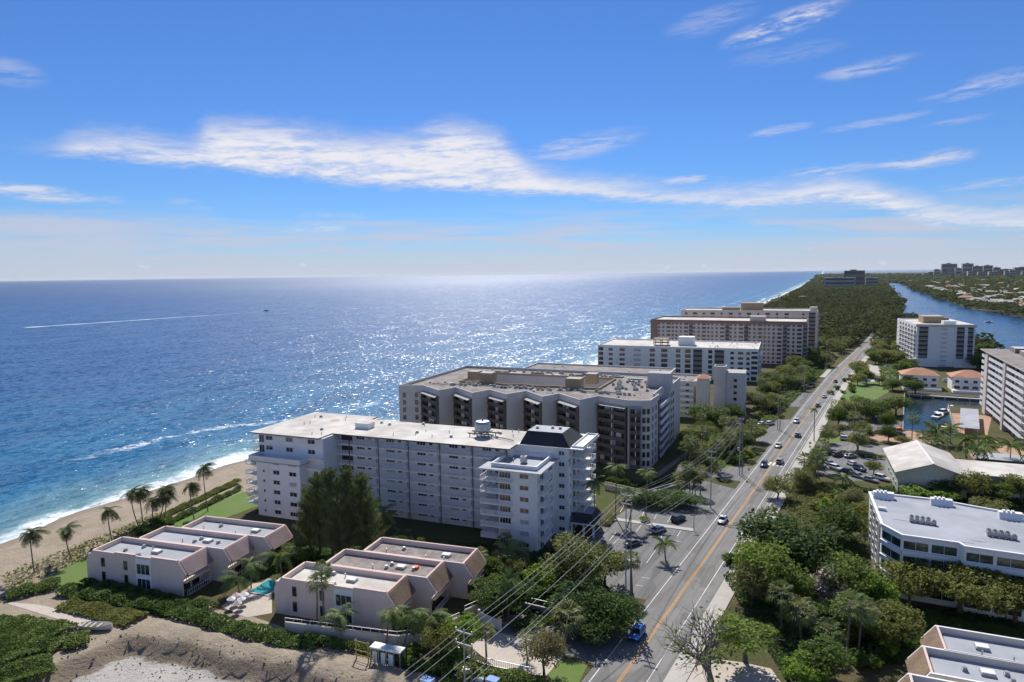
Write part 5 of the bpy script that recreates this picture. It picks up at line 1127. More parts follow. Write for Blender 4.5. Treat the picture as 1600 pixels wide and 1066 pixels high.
# hedges and scrub ------------------------------------------------
def hedge(label, pts, w, h, seed, leaf='hedge', group=None, dens=26):
    rd = random.Random(seed); P = [at(*p) for p in pts]; c = sum(P, Vector())/len(P); t = thing('hedge', label, 'hedge', c, 0, group); mb = MB()
    for a, b in zip(P, P[1:]):
        L = (b-a).length; d = (b-a).normalized(); nn = Vector((-d.y, d.x, 0))
        for _ in range(int(L*w*dens*1.9)):
            s_ = rd.random(); k = rd.uniform(-1,1); hh = h*(.75+.35*math.sin(s_*L*.9+seed)*math.sin(s_*L*.37))*(1-.45*k*k); z = hh*rd.choice([1,1,rd.random()])
            leafquad(mb, a.lerp(b, s_)+nn*(k*w/2)-c+Vector((0,0,z)), rd.uniform(.2,.42), rd)
    mb.build('leaves', L_[leaf], t)
    mb = MB()
    for a, b in zip(P, P[1:]):
        for k in range(max(2, int((b-a).length/1.5))): q = a.lerp(b, (k+.5)/max(2, int((b-a).length/1.5)))-c; mb.tube([q+Vector((0,0,-.2)), q+Vector((0,0,h*.7))], .07, 4)
    mb.build('stems', M['bark'], t); return t
hedge('long seagrape hedge between the seaward townhouses and the sand lot', [(100,925),(180,940),(250,950),(330,975),(420,1000),(500,1010)], 4.2, 1.9, 1)
hedge('dry scrub between the long hedge and the broken boat', [(105,945),(150,955),(215,972)], 5, 1.1, 27, 'olive'); hedge('dark scrub band in front of the seaward townhouse wall', [(130,915),(200,928),(270,945),(330,955)], 3.5, 1.8, 2, 'dark')
hedge('bright dune scrub patch at the left edge below the path', [(-30,985),(30,990),(90,1000)], 9, 1.6, 3)
hedge('broad dune scrub thicket left of the sand pit', [(40,1010),(100,1010),(140,1000)], 5, 1.5, 25); hedge('thick dune scrub at the left frame edge', [(-20,1008),(20,1045),(30,1075)], 10, 1.6, 26); hedge('dune scrub patch in the lower left corner', [(-40,1030),(30,1020),(80,1010)], 7, 1.5, 4, 'dark'); hedge('green dune scrub by the lawn end', [(10,935),(50,925),(95,915)], 4.5, 1.7, 5)
hedge('dark clipped hedge along the beach lawn', [(230,835),(290,806),(375,765)], 2.2, 1.3, 6, 'dark'); hedge('sunny dune hedge seaward of the clipped hedge', [(240,815),(300,787),(372,752)], 3, .9, 7, 'olive'); hedge('dark shrubs at the foot of the beach palms', [(212,835),(240,822),(270,815)], 5, 2.0, 8, 'dark')
hedge('shrub strip along the garden wall and sand lot', [(470,1000),(560,1015),(650,1040),(720,1062)], 2.2, 1.3, 9); hedge('scrub at the bottom edge below the sand court', [(690,1062),(760,1058),(850,1075)], 3.5, 1.6, 10); hedge('dark hedge on the driveway bank', [(800,985),(860,970),(940,985)], 2.2, 1.6, 11, 'dark')
hedge('dark planting along the walkway wing', [(620,850),(700,862),(760,872)], 4, 1.4, 12, 'dark'); hedge('pale shrubs behind the roadside townhouse roofs', [(640,862),(700,870),(740,880)], 2.5, 2.2, 13, 'bright'); hedge('clipped box hedge in the lot median', [(1001,815),(1014,817)], 2.0, 1.6, 14, 'bright'); hedge('red leaved shrub bed at the canopy', [(944,822),(956,812)], 2.4, 1.3, 15, 'brown')
hedge('dark hedge behind the parked cars of the small lot', [(1295,707),(1380,718)], 1.5, 1.2, 16, 'dark'); hedge('clipped hedge between the small lot and the office', [(1310,762),(1380,772)], 2, 1.6, 17); hedge('planting strip right of the sidewalk', [(1215,830),(1195,870),(1165,905)], 3, 1.4, 18, 'olive')
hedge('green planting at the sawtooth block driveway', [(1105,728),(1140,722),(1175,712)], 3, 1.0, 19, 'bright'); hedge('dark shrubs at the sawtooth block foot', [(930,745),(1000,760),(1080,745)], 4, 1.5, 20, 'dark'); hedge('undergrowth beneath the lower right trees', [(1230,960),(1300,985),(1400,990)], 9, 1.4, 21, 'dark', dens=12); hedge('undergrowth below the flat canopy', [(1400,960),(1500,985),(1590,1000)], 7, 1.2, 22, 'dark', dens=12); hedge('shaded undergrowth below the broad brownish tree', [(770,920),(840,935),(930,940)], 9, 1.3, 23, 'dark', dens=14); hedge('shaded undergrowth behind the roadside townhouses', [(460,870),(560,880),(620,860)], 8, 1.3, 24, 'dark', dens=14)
# shrubs dotted about the near plots (each its own thing)
rd = random.Random(9); SH = ['shrub','shrubd','shrubb','shrubo']
for zone, n, lab in (([(760,870),(830,890),(820,935),(760,920)], 12, 'shrub in the thicket left of the broad brownish tree'),([(1120,880),(1200,850),(1330,930),(1230,990)], 16, 'shrub beneath the roadside trees right of the road'),([(1240,745),(1300,760),(1340,800),(1260,800)], 14, 'shrub on the rough plot above the domed tree'),([(1090,715),(1170,690),(1180,715),(1110,740)], 10, 'shrub in the green planting by the sawtooth drive'),
        ([(640,1020),(740,1045),(730,1075),(640,1060)], 10, 'shrub by the lower garden wall'),([(1185,650),(1215,600),(1240,590),(1220,660)], 14, 'shrub on the verge before the white flat block'),([(1290,620),(1320,590),(1345,585),(1330,630)], 10, 'shrub on the verge near the small lawn'),([(450,905),(480,900),(440,870),(410,880)], 8, 'shrub in the court of the pink rows'),([(1400,1000),(1330,985),(1340,1040),(1400,1050)], 8, 'shrub beside the cream townhouses')):
    for _ in range(n):
        a, b, c, d = zone; s_, t_ = rd.random(), rd.random(); px = (a[0]*(1-s_)+b[0]*s_)*(1-t_)+(d[0]*(1-s_)+c[0]*s_)*t_; py = (a[1]*(1-s_)+b[1]*s_)*(1-t_)+(d[1]*(1-s_)+c[1]*s_)*t_
        tree(rd.choice(SH), at(px, py), rd.uniform(.7,1.4), lab, 'shrub', 'shrub', lab.replace('shrub', 'shrubs', 1))
# verge and plot trees further down the road: individuals in groups
def scatter(n, box_, kinds, lab, grp, smin, smax, seed, avoid=()):
    rd = random.Random(seed); got = []
    for _ in range(n*30):
        if len(got) >= n: break
        x, y = rd.uniform(box_[0], box_[2]), rd.uniform(box_[1], box_[3])
        if abs(x-interp(RC, y)) < 10.5 or any(a[0] < x < a[2] and a[1] < y < a[3] for a in avoid) or any((x-g[0])**2+(y-g[1])**2 < 12 for g in got): continue
        got.append((x, y)); k = rd.choice(kinds)
        if k == 'fan': simplepalm((x, y, 0), rd.uniform(5,9), 'fan palm '+lab, True, 'fan palms '+grp, 1.1)
        elif k == 'far': simplepalm((x, y, 0), rd.uniform(6,10), 'feathered palm '+lab, False, 'feathered palms '+grp, 1.)
        else: tree(k, (x, y, 0), rd.uniform(smin, smax), {'round':'green','dense':'dark green','olive':'olive green','brown':'brownish','bright':'bright green'}[k]+' tree '+lab, group=grp)
scatter(12, (-62,205,-45,234), ['fan','fan','far'], 'on the verge below the sawtooth block', 'palms on the verge below the sawtooth block', .5, .8, 9)
for i, (bx, by, cx, cy_) in enumerate([(442,905,440,868),(452,897,456,862),(578,830,580,795),(600,838,603,806),(655,1000,650,962),(700,1012,702,975),(748,905,750,868),(792,893,793,860)]):
    fpx(bx, by, cx, cy_, ['feathered palm at the court end of the seaward row','taller feathered palm at the court end of the seaward row','feathered palm right of the pines','feathered palm further right of the pines','feathered palm at the pink garden wall','feathered palm right of the garden wall','feathered palm at the last pink unit','feathered palm below the front block corner'][i], fan=i in (1,6), s=.85)
AV = [(-62,252,-40,302),(-58,330,-40,372),(-52,430,-38,470),(-22,418,-4,502)]
scatter(30, (-66,300,-44,400), ['dense','olive','fan','fan','round'], 'on the verge before the white flat block', 'trees on the verge before the white flat block', .6, 1.0, 1, AV)
scatter(48, (-64,400,-41,625), ['dense','olive','far','brown','round'], 'on the verge before the rose block', 'trees on the verge before the rose block', .7, 1.1, 2, AV)
scatter(16, (-66,225,-44,262), ['fan','fan','olive','dense'], 'on the verge by the cream walkway wing', 'trees on the verge by the cream walkway wing', .5, .8, 3, AV)
scatter(30, (-25,395,2,600), ['dense','olive','brown','round'], 'on the land side of the far road', 'trees on the land side of the far road', .7, 1.2, 4, AV+[(-26,376,4,405)])
scatter(7, (-25,250,-10,282), ['olive','brown','fan'], 'by the drive near the sidewalk', 'trees by the drive near the sidewalk', .5, .8, 5)
scatter(8, (-27,205,-20,232), ['fan','fan','olive'], 'at the sidewalk beside the small lot', 'trees at the sidewalk beside the small lot', .4, .7, 6)
scatter(14, (36,430,66,600), ['dense','round'], 'right of the white tower on the waterway', 'trees right of the white tower', .8, 1.2, 7)
scatter(10, (2,232,40,255), ['far','far','fan'], 'behind the sage building', 'palms behind the sage building', .8, 1., 8, [(0,205,19,243),(14,218,62,240)])
for i, (b, c) in enumerate([((565,480),(545,330)),((640,500),(600,350)),((770,500),(770,330)),((925,640),(920,470)),((365,455),(385,230)),((1180,520),(1160,440)),((1060,560),(1090,480))]):
    q = lambda a: (1370+a[0]/6.66, 620+a[1]/6.66); fpx(*q(b), *q(c), ['coconut palm left of the basin palms','coconut palm second of the basin palms','broad coconut palm third of the basin palms','coconut palm before the dark carport','tall cabbage palm on the paver court by the basin','palm at the paver court edge','palm left of the paver court edge'][i], fan=i == 4, s=1.15)
fpx(1272,690, 1272,640, 'tall slim palm on the sidewalk before the small lot', fan=False, s=.5); fpx(1197,835, 1200,810, 'spiky silver palm in front of the domed tree', s=1.6); fpx(1315,765, 1318,745, 'arching palm left of the small lot hedge', fan=False, s=.9)
for i, (b, c) in enumerate([((1322,1028),(1322,945)),((1340,1022),(1340,955)),((1222,985),(1222,930)),((1290,1018),(1293,985)),((1368,995),(1370,965)),((1252,1000),(1255,955))]): fpx(*b, *c, ['tall pale trunked fan palm in the lower right grove','second pale trunked fan palm in the lower right grove','slim trunked palm left in the lower right grove','short fan palm by the iron fence','fan palm under the flat canopy','slim palm beside the iron fence'][i], s=1.15)
# ---------------------------------------------------------------- far woods: one mass
def wood(name, label, pts, leaf, seed, tris=14):
    rd = random.Random(seed); mb = MB()
    for x, y, r, h in pts:
        for k in range(tris):
            d = rnd_unit(rd); d.z = abs(d.z)*.9; p = Vector((x+d.x*r, y+d.y*r, h*.35+d.z*h*.65)); leafquad(mb, p, r*rd.uniform(.22,.5), rd, .9, 1.3)
    return stuff(mb.build(name, L_[leaf]), label, 'trees')
rd = random.Random(3); P1 = []
y = 605
while y < 2050:
    st = 7+(y-600)*.005; x = coast(y)+36
    while x < interp(SHORE, y)-3:
        xx, yy = x+rd.uniform(-3,3), y+rd.uniform(-3,3)
        if abs(xx-interp(RC, yy)) > 8 or yy > 720: P1.append((xx, yy, rd.choice([2.6,3.6,4.6,6.5])*rd.uniform(.8,1.2)*(1+(y-600)/3000), rd.choice([5,7,9,10,14])*rd.uniform(.8,1.1)))
        x += st
    y += st
wood('island_wood', 'dense dark wood covering the island beyond the last blocks', P1, 'far', 1, 85)
P2 = []; y = 1075.
while y < 7500:
    st = 9+(y-1000)*.011; x = (interp(WEST, y) if y < 5200 else coast(y)+60)+5
    while x < .1175*y+60:
        if rd.random() < .72: P2.append((x+rd.uniform(-4,4), y+rd.uniform(-4,4), rd.choice([.4,.6,.75,1.1])*st, rd.uniform(6,12)+st*.06))
        x += st
    y += st
wood('mainland_wood', 'dark tree cover of the mainland beyond the waterway', P2, 'far', 2, 44)
P3 = []; y = 2050.
while y < 5200:
    st = 12+(y-2000)*.012; x = coast(y)+36
    while x < interp(SHORE, y)-3: P3.append((x+rd.uniform(-5,5), y+rd.uniform(-5,5), rd.uniform(.5,.8)*st, rd.uniform(6,11)+st*.05)); x += st
    y += st
wood('far_island_wood', 'thin far end of the wooded island before the horizon', P3, 'far', 3, 44)
for r_, l_, n_ in (((-205,250,-165,600),'dune scrub between the beach and the seaward blocks',900),):
    mb = MB()
    for _ in range(n_):
        x, y = rd.uniform(coast(400)+34, -166), rd.uniform(140,620); x = coast(y)+rd.uniform(32,44)
        for k in range(8): d = rnd_unit(rd); leafquad(mb, Vector((x+d.x*1.4, y+d.y*1.4, .3+abs(d.z)*1.1)), .9, rd)
    stuff(mb.build('dune_scrub', L_['olive']), l_, 'scrub')

def cover(name, label, poly, n, leaf, seed, size=.4, hh=.5):
    rd = random.Random(seed); P = [at(*p) for p in poly]; mb = MB()
    for _ in range(n):
        a, b, c, d = P; s_, t_ = rd.random(), rd.random(); q = a.lerp(b, s_).lerp(d.lerp(c, s_), t_)
        leafquad(mb, q+Vector((0,0,rd.uniform(.05,hh))), size*rd.uniform(.6,1.4), rd, .8)
    return stuff(mb.build(name, L_[leaf]), label, 'ground cover')
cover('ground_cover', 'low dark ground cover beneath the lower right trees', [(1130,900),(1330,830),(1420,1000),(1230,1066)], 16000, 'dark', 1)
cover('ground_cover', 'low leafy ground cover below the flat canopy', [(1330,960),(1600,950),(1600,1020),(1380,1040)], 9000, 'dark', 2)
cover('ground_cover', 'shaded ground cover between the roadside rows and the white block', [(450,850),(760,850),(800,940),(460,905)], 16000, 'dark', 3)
cover('ground_cover', 'shaded ground cover around the broad brownish tree', [(755,880),(900,850),(980,960),(780,960)], 12000, 'dark', 4)
cover('ground_cover', 'weedy ground cover on the rough plot above the domed tree', [(1225,740),(1345,765),(1360,830),(1230,830)], 8000, 'olive', 5)
cover('ground_cover', 'leafy ground cover on the verge by the cream wing', [(1075,715),(1190,640),(1215,655),(1115,745)], 9000, 'green', 6, .5)
cover('ground_cover', 'leafy ground cover on the verge before the rose block', [(1175,640),(1290,560),(1305,565),(1215,650)], 9000, 'dark', 7, .8, .9)
cover('ground_cover', 'leafy ground cover right of the sidewalk by the basin', [(1290,655),(1300,625),(1400,640),(1400,665)], 2500, 'olive', 8, .5)
cover('ground_cover', 'leafy ground cover around the white tower', [(1370,560),(1405,530),(1420,600),(1380,610)], 5000, 'dark', 9, .8)
cover('ground_cover', 'dark ground cover between office and sage building', [(1370,760),(1600,770),(1600,800),(1420,795)], 7000, 'dark', 10, .45)

cover('beach_weeds', 'sparse dry weeds scattered over the sand lot', [(120,985),(520,1015),(600,1060),(60,1062)], 350, 'olive', 11, .3, .2)
cover('dune_grass', 'thin dune grass between the beach and the lawn', [(0,900),(250,800),(262,815),(20,925)], 1500, 'olive', 12, .4, .4)
# ---------------------------------------------------------------- vehicles
def carmeshes():
    out = {}
    for ty, st, cab, rf in (('sedan', [(-2.3,.5,.78,.72),(-2.1,.32,.86,.86),(-1.2,.28,.93,.9),(.6,.28,.92,.9),(1.5,.3,.86,.89),(2.15,.34,.72,.82),(2.32,.45,.6,.68)], (-1.75,-1.05,.35,1.15), 1.42),
                            ('suv', [(-2.25,.5,.95,.78),(-2.15,.36,1.06,.9),(-1.2,.32,1.08,.93),(.7,.32,1.06,.93),(1.4,.34,1.0,.92),(2.1,.38,.9,.86),(2.28,.5,.72,.7)], (-2.1,-1.75,.3,1.05), 1.68)):
        mb = MB(); n = len(st)
        for x, zb, zt, w in st: mb.v += [(x,-w*.92,zb),(x,-w,(zb+zt)/2),(x,-w*.93,zt),(x,w*.93,zt),(x,w,(zb+zt)/2),(x,w*.92,zb)]
        for i in range(n-1):
            for j in range(6): mb.f.append((i*6+j, i*6+(j+1) % 6, (i+1)*6+(j+1) % 6, (i+1)*6+j)); mb.m.append(0)
        mb.f += [tuple(range(6)), tuple((n-1)*6+j for j in range(5,-1,-1))]; mb.m += [0,0]
        body = mb
        x0, x1, x2, x3 = cab; zb = .9 if ty == 'sedan' else 1.05; wb_, wt_ = .84, .64; cb = MB()
        lo = [(x0,-wb_,zb),(x3,-wb_,zb),(x3,wb_,zb),(x0,wb_,zb)]; hi = [(x1,-wt_,rf-.05),(x2,-wt_,rf-.05),(x2,wt_,rf-.05),(x1,wt_,rf-.05)]
        for k in range(4): cb.quad([lo[k], lo[(k+1) % 4], hi[(k+1) % 4], hi[k]])
        rb = MB(); e = .05; rb.prism([(x1-e,-wt_-e),(x2+e,-wt_-e),(x2+e,wt_+e),(x1-e,wt_+e)], rf-.07, rf)
        for s_ in (-1, 1):
            for a, b in ((0,0),(1,1)):
                xa, xb = ((x0,x1) if a == 0 else (x3,x2)); rb.tube([(xa, s_*wb_*1.01, zb), (xb, s_*(wt_+.02), rf-.05)], .05, 4)
            mid = (x1+x2)/2-.1; rb.tube([(mid, s_*wb_*1.01, zb), (mid, s_*(wt_+.02), rf-.05)], .05, 4)
        out[ty] = (body, cb, rb, st)
    return out
CM = carmeshes(); wheel = MB(); wheel.tube([(0,-.11,0),(0,.11,0)], .33, 12); wheel.tube([(0,-.125,0),(0,.125,0)], .2, 10, 1); WHEEL = wheel.mesh('wheel', [M['tyre'], M['rim']])
lm = MB(); lm.box(-.06,-.2,-.07,.05,.2,.07); HEAD = lm.mesh('headlight', M['lamp']); TAIL = lm.mesh('tail_light', M['tail']); GLS = {k: v[1].mesh('cabin_glass', M['cglass']) for k, v in CM.items()}; BODY = {}
def car(loc, rz, colour, label, ty='sedan', group=None):
    t = thing('car', label, 'car', loc, rz, group)
    if (ty, colour) not in BODY: BODY[ty, colour] = (CM[ty][0].mesh('body', CAR[colour], True), CM[ty][2].mesh('roof', CAR[colour]))
    b, rf = BODY[ty, colour]; link('body', b, t); link('cabin_glass', GLS[ty], t); link('roof', rf, t)
    for x in (-1.4,1.4):
        for s_ in (-.82,.82): link('wheel', WHEEL, t, (x, s_, .33))
    z = .66 if ty == 'sedan' else .8
    for s_ in (-.55,.55): link('headlight', HEAD, t, (2.2, s_, z)); link('tail_light', TAIL, t, (-2.22, s_, z+.08))
    return t
RZ = R(90)
for px, py, c, ty, lab in [(994,995,'blue','suv','bright blue car driving towards the viewer'),(1130,816,'white','sedan','white car beside the big domed tree'),(1194,729,'navy','suv','dark blue car in the near lane by the sawtooth drive'),(1226,725,'silver','suv','silver car in the far lane opposite the dark blue one'),(1218,699,'white','sedan','white car at the crosswalk'),(1253,683,'silver','suv','silver car just before the crosswalk in the far lane'),(1249,661,'white','suv','white car behind the crosswalk in the near lane'),(1285,636,'silver','suv','silver car halfway down the road'),(1295,622,'white','sedan','white car following in the far lane'),(1312,598,'navy','sedan','dark car farthest down the road')]:
    p = at(px, py); c0_ = interp(RC, p.y); lane = c0_-1.95 if p.x < c0_ else c0_+1.9
    car((lane, p.y, .06), -RZ if p.x < c0_ else RZ, c, lab, ty, 'cars on the road')
for px, py, c, ty, lab, ang in [(1029,831,'silver','sedan','silver car parked below the median',70),(1060,814,'black','suv','black pickup like car parked on the median side',70),(989,852,'grey','sedan','grey car parked left of the double pole',60),(975,884,'white','sedan','white car half hidden behind the double pole',62),
    (1203,664,'white','suv','white car parked beneath the fan palms by the far pole',60),(1191,664,'white','sedan','second white car parked beneath the fan palms',60),(1133,659,'navy','sedan','dark car parked at the tiled tower',20),(1195,627,'white','sedan','white car in the lot past the tiled tower',20),(1207,624,'silver','sedan','silver car in the lot past the tiled tower',20),(1262,606,'white','sedan','white car in the lot before the rose block',10),(1266,600,'silver','sedan','silver car in the lot before the rose block',10),
    (1322,688,'white','suv','white car waiting on the drive',10),(1346,671,'white','sedan','white car on the paver edge of the basin lot',-15),(1344,659,'silver','suv','silver blue car under the basin trees',-60),(1330,655,'grey','suv','grey car under the basin trees',-60),(1333,668,'teal','suv','dark teal car in the shade of the basin trees',-60),(1370,656,'grey','sedan','grey car right under the basin trees',-60),(1374,678,'red','sedan','red car on the paver court',-10),(1390,679,'white','sedan','white car on the paver court',-10),(1405,681,'navy','suv','dark car on the paver court',-10),
    (1277,708,'black','suv','black car first in the upper parked row',60),(1293,710,'teal','suv','dark teal car second in the upper parked row',60),(1309,713,'olive','suv','dark olive pickup like car third in the upper parked row',60),(1329,715,'silver','sedan','silver car last in the upper parked row',45),(1281,728,'white','sedan','white car at the left of the lower parked row',-40),(1296,726,'silver','sedan','silver car second in the lower parked row',-45),(1306,734,'white','suv','white car in the middle of the lower parked row',-40),(1333,728,'white','sedan','white car fourth in the lower parked row',-45),(1343,735,'navy','suv','dark blue car right in the lower parked row',-45),(1325,739,'black','sedan','black car front of the lower parked row',-35),(1340,746,'silver','sedan','silver car at the hedge end of the small lot',-30),(1378,750,'white','suv','white car by the round tree of the small lot',-30),(1360,752,'silver','sedan','silver car below the round tree of the small lot',-30),
    (1416,567,'white','sedan','white car at the white tower forecourt',10),(1385,573,'silver','sedan','silver car in the tower lot, nearest',80),(1383,566,'white','sedan','white car in the tower lot, second',80),(1381,560,'silver','sedan','silver car in the tower lot, third',80),(1380,554,'navy','sedan','dark car in the tower lot, farthest',80),(1480,597,'white','suv','white car between the two tiled houses',10),(735,1063,'white','suv','white vehicle roof at the bottom edge left of the poles',15)]:
    p = at(px, py, .03); car(p, R(ang), c, lab, ty, 'parked cars')
def boat(px, py, L, label, rz=0, z=-1.5, cab=True):
    t = thing('motor_boat', label, 'boat', at(px, py, z), R(rz)); w = L*.16; mb = MB(); st = [(-.5,1,.0),(-.2,1.05,0),(.2,.95,.02),(.4,.55,.08),(.5,.06,.14)]
    for x, k, zz in st: mb.v += [(x*L,-w*k,.09*L+zz*L*.3),(x*L,-w*k*.6,-.05*L),(x*L,w*k*.6,-.05*L),(x*L,w*k,.09*L+zz*L*.3)]
    for i in range(4):
        for j in range(3): mb.f.append((i*4+j, (i+1)*4+j, (i+1)*4+j+1, i*4+j+1)); mb.m.append(0)
        mb.f.append((i*4, i*4+3, (i+1)*4+3, (i+1)*4)); mb.m.append(0)
    mb.f.append((0,1,2,3)); mb.m.append(0); mb.build('hull', M['white2'], t)
    if cab:
        mb = MB(); mb.v += [(-.25*L,-w*.7,.09*L),(.22*L,-w*.6,.1*L),(.22*L,w*.6,.1*L),(-.25*L,w*.7,.09*L),(-.2*L,-w*.5,.2*L),(.08*L,-w*.45,.2*L),(.08*L,w*.45,.2*L),(-.2*L,w*.5,.2*L)]; mb.f += [(4,5,6,7),(0,1,5,4),(1,2,6,5),(2,3,7,6),(3,0,4,7)]; mb.m += [1,0,0,0,0]; mb.build('cabin', [M['cglass'], M['white2']], t)
    return t
boat(1466,652,9,'white cabin boat moored in the basin, nearer',70); boat(1474,646,10,'white boat with dark top moored in the basin, farther',60); boat(1487,639,8,'dark topped boat at the carport end',80); boat(1476,667,6,'small boat behind the basin palms',80)
boat(1545,504,9,'white boat on the waterway right of the white tower',10); boat(1404,477,14,'white yacht moored at the wooded island shore',85); boat(1397,447,16,'white boat far up the waterway',60); boat(1482,471,12,'white yacht moored at the mainland bank',100)
boat(416,486.6,14,'tiny boat at the head of the long wake on the sea',8,SEA_Z); boat(1394,671,7,'orange hulled skiff on the basin edge',20,.3,False).children[0].data.materials[0] = M['orange']
for i in range(7): boat(1437+i*15, 605+i*.9, 5.5, 'small white boat moored below the tiled houses', 80, -1.5, False)['group'] = 'small boats below the tiled houses'
# ---------------------------------------------------------------- poles, wires, street furniture
def pole(base, h, label, arms=1, mat='conpole', r=.16, twin=False, armz=.6, arml=2.4):
    t = thing('utility_pole', label, 'utility pole', base); mb = MB(); mb.tube([(0,0,-.5),(0,0,h)], [r,r*.55], 8); mb.build('shaft', M[mat], t)
    if twin: mb = MB(); mb.tube([(.75,.5,-.5),(.75,.5,h*.86)], [r,r*.6], 8); mb.build('second_shaft', M['wood'], t)
    for k in range(arms):
        z = h-armz-k*1.6; boxpart(t, 'crossarm', 'conpole', -arml/2,-.09,z,arml/2,.09,z+.2)
        for x in (-arml/2+.1, arml/2-.1, 0): mb = MB(); mb.tube([(x,0,z+.2),(x,0,z+.55)], .07, 6); mb.build('insulator', M['steel'], t)
    return t
def solve_y(x, h, py):
    lo, hi = 40, 400
    for _ in range(50):
        mid = (lo+hi)/2
        if pixy(x, mid, h)[1] > py: lo = mid
        else: hi = mid
    return lo
XL = -43.6; H1 = 21.8; pb = at(977.7,948.3)
yn = solve_y(-47.5, 17, 983)
PL = [(Vector((-47.5, yn, 0)), 17., 'near utility pole pair with wide crossarm at the bottom edge', True),(Vector((pb.x, pb.y, 0)), H1, 'tall double utility pole at the parking lot entrance', True),(at(1110.4,793.5), 0, 'concrete utility pole at the roadside by the lot exit', False),(at(1155,742), 0, 'utility pole with transformer by the sawtooth drive', True),(at(1215,672), 0, 'utility pole by the fan palms and parked white cars', True),(at(1256,612), 0, 'slim utility pole on the verge before the rose block', False),(at(1291,577), 0, 'far utility pole at the wood edge', False),(at(1316,560), 0, 'farthest utility pole by the wood', False)]
tops = [None, 770, 703, 652, 618, 572, 533, 525]; tipz = []
for (p, h, lab, tw2), ty in zip(PL, tops):
    h = h or min(22, height_at(p, ty)); tipz.append((p, h)); pole(p, h, lab, 2 if h > 15 else 1, twin=tw2, arml=2.6 if lab.startswith('near') else 2.2)
tipz.insert(0, (Vector((-50.5, yn-46, 0)), 17.))
mb = MB(); mb.tube([(-.35,0,0),(-.35,0,1.0)], .3, 8); mb.build('transformer', M['steel'], bpy.data.objects['utility_pole.003'], (0,-.3,7.5))
lines = [(-1.05,-.45,0),(0,-.3,0),(1.05,-.45,0),(-.9,-5.0,1),(.2,-6.8,1),(.4,-7.4,1)]
for j, (ox, oz, dk_) in enumerate(lines):
    for i, (a, b) in enumerate(zip(tipz, tipz[1:])):
        A, B = a[0]+Vector((ox,0,a[1]+oz)), b[0]+Vector((ox,0,b[1]+oz)); N_ = 14; sag = (B-A).length*.018
        P = [A.lerp(B, k/N_)-Vector((0,0,sag*4*(k/N_)*(1-k/N_))) for k in range(N_+1)]; mb = MB(); mb.tube(P, (.016 if not dk_ else .02), 4, 0, False)
        if i > 5: continue
        tag(mb.build('power_line', M['wire' if a[0].y < 190 else 'darkwire']), f'{["upper left","upper middle","upper right","lower left","lower middle","lowest"][j]} power line span {["from the near poles out of the frame","from the near poles to the tall double pole","from the tall double pole to the concrete pole","from the concrete pole to the transformer pole","from the transformer pole to the fan palm pole","beyond the fan palm pole"][i]}', 'power line', f'power line spans {i+1}')
def signpost(px, py, h, label, mat, w=.75):
    t = thing('road_sign', label, 'sign', at(px, py)); mb = MB(); mb.tube([(0,0,0),(0,0,h)], .05, 6); mb.build('post', M['metal'], t)
    mb = MB(); mb.v += [(0,-.05,h-.9),(w/2,-.05,h-.9+w/2),(0,-.05,h-.9+w),(-w/2,-.05,h-.9+w/2),(0,.0,h-.9),(w/2,.0,h-.9+w/2),(0,.0,h-.9+w),(-w/2,.0,h-.9+w/2)]; mb.f += [(0,1,2,3),(7,6,5,4),(0,4,5,1),(1,5,6,2),(2,6,7,3),(3,7,4,0)]; mb.m += [0]*6; mb.build('panel', M[mat], t); return t
s1 = signpost(1265.5,706,3.4,'lime green diamond pedestrian sign at the crosswalk','signgreen',1.1); boxpart(s1, 'plate', 'signgreen', -.4,-.06,1.5,.4,-.01,1.95)
signpost(1236,757,2.4,'small road sign seen edge on at the lower sidewalk','metal',.7)
def lamp(px, py, ty, label):
    p = at(px, py); h = min(9, height_at(p, ty)); t = thing('street_lamp', label, 'street lamp', p); mb = MB(); mb.tube([(0,0,0),(0,0,h)], [.08,.05], 6); mb.build('post', M['darkwire'], t); boxpart(t, 'lamp_head', 'darkwire', -.9,-.15,h-.05,.3,.15,h+.1)
lamp(1084,829,806,'thin lamp post at the road end of the lot median'); lamp(1353,740,724,'thin lamp post in the small lot'); lamp(1133,722,700,'thin lamp post on the sawtooth drive bank')
cone_ = thing('traffic_cone', 'orange traffic cone on the verge beside the transformer pole', 'cone', at(1170,735)); mb = MB(); mb.tube([(0,0,.04),(0,0,.95)], [.3,.05], 10); mb.build('cone', M['orange'], cone_); boxpart(cone_, 'base', 'orange', -.4,-.4,0,.4,.4,.05)
# fences, gates, walls
def fence(label, pts, h=1.4, post=2.2, mat='metal', solid=None, name='fence'):
    P = [at(*p) for p in pts]; t = thing(name, label, 'fence', P[0]); c = P[0]
    for a, b in zip(P, P[1:]):
        rail(t, a.x-c.x, a.y-c.y, b.x-c.x, b.y-c.y, .05 if not solid else solid, h=h, step=.35 if not solid else 1.2, mat=mat, bal=.025); 
        if solid: d = (b-a).normalized(); nn = Vector((-d.y,d.x,0))*.12; mb = MB(); mb.prism([tuple((a-nn-c).xy), tuple((b-nn-c).xy), tuple((b+nn-c).xy), tuple((a+nn-c).xy)], 0, solid); mb.build('wall', M['seawall'], t)
    return t
fence('chain fence on a low wall above the driveway', [(815,950),(905,972)], 1.3, solid=1.1); fence('thin wire fence across the sand court', [(715,1022),(760,1040),(830,1055)], 1.2); fence('dark iron fence below the lower right trees', [(1212,1013),(1260,1022),(1330,1030)], 1.6, mat='darkwire'); fence('pale retaining wall below the sawtooth block', [(945,765),(1010,780),(1075,760)], .9, solid=1.5); fence('low curb wall along the sawtooth drive', [(1020,752),(1090,700),(1110,694)], .6, solid=1.0)
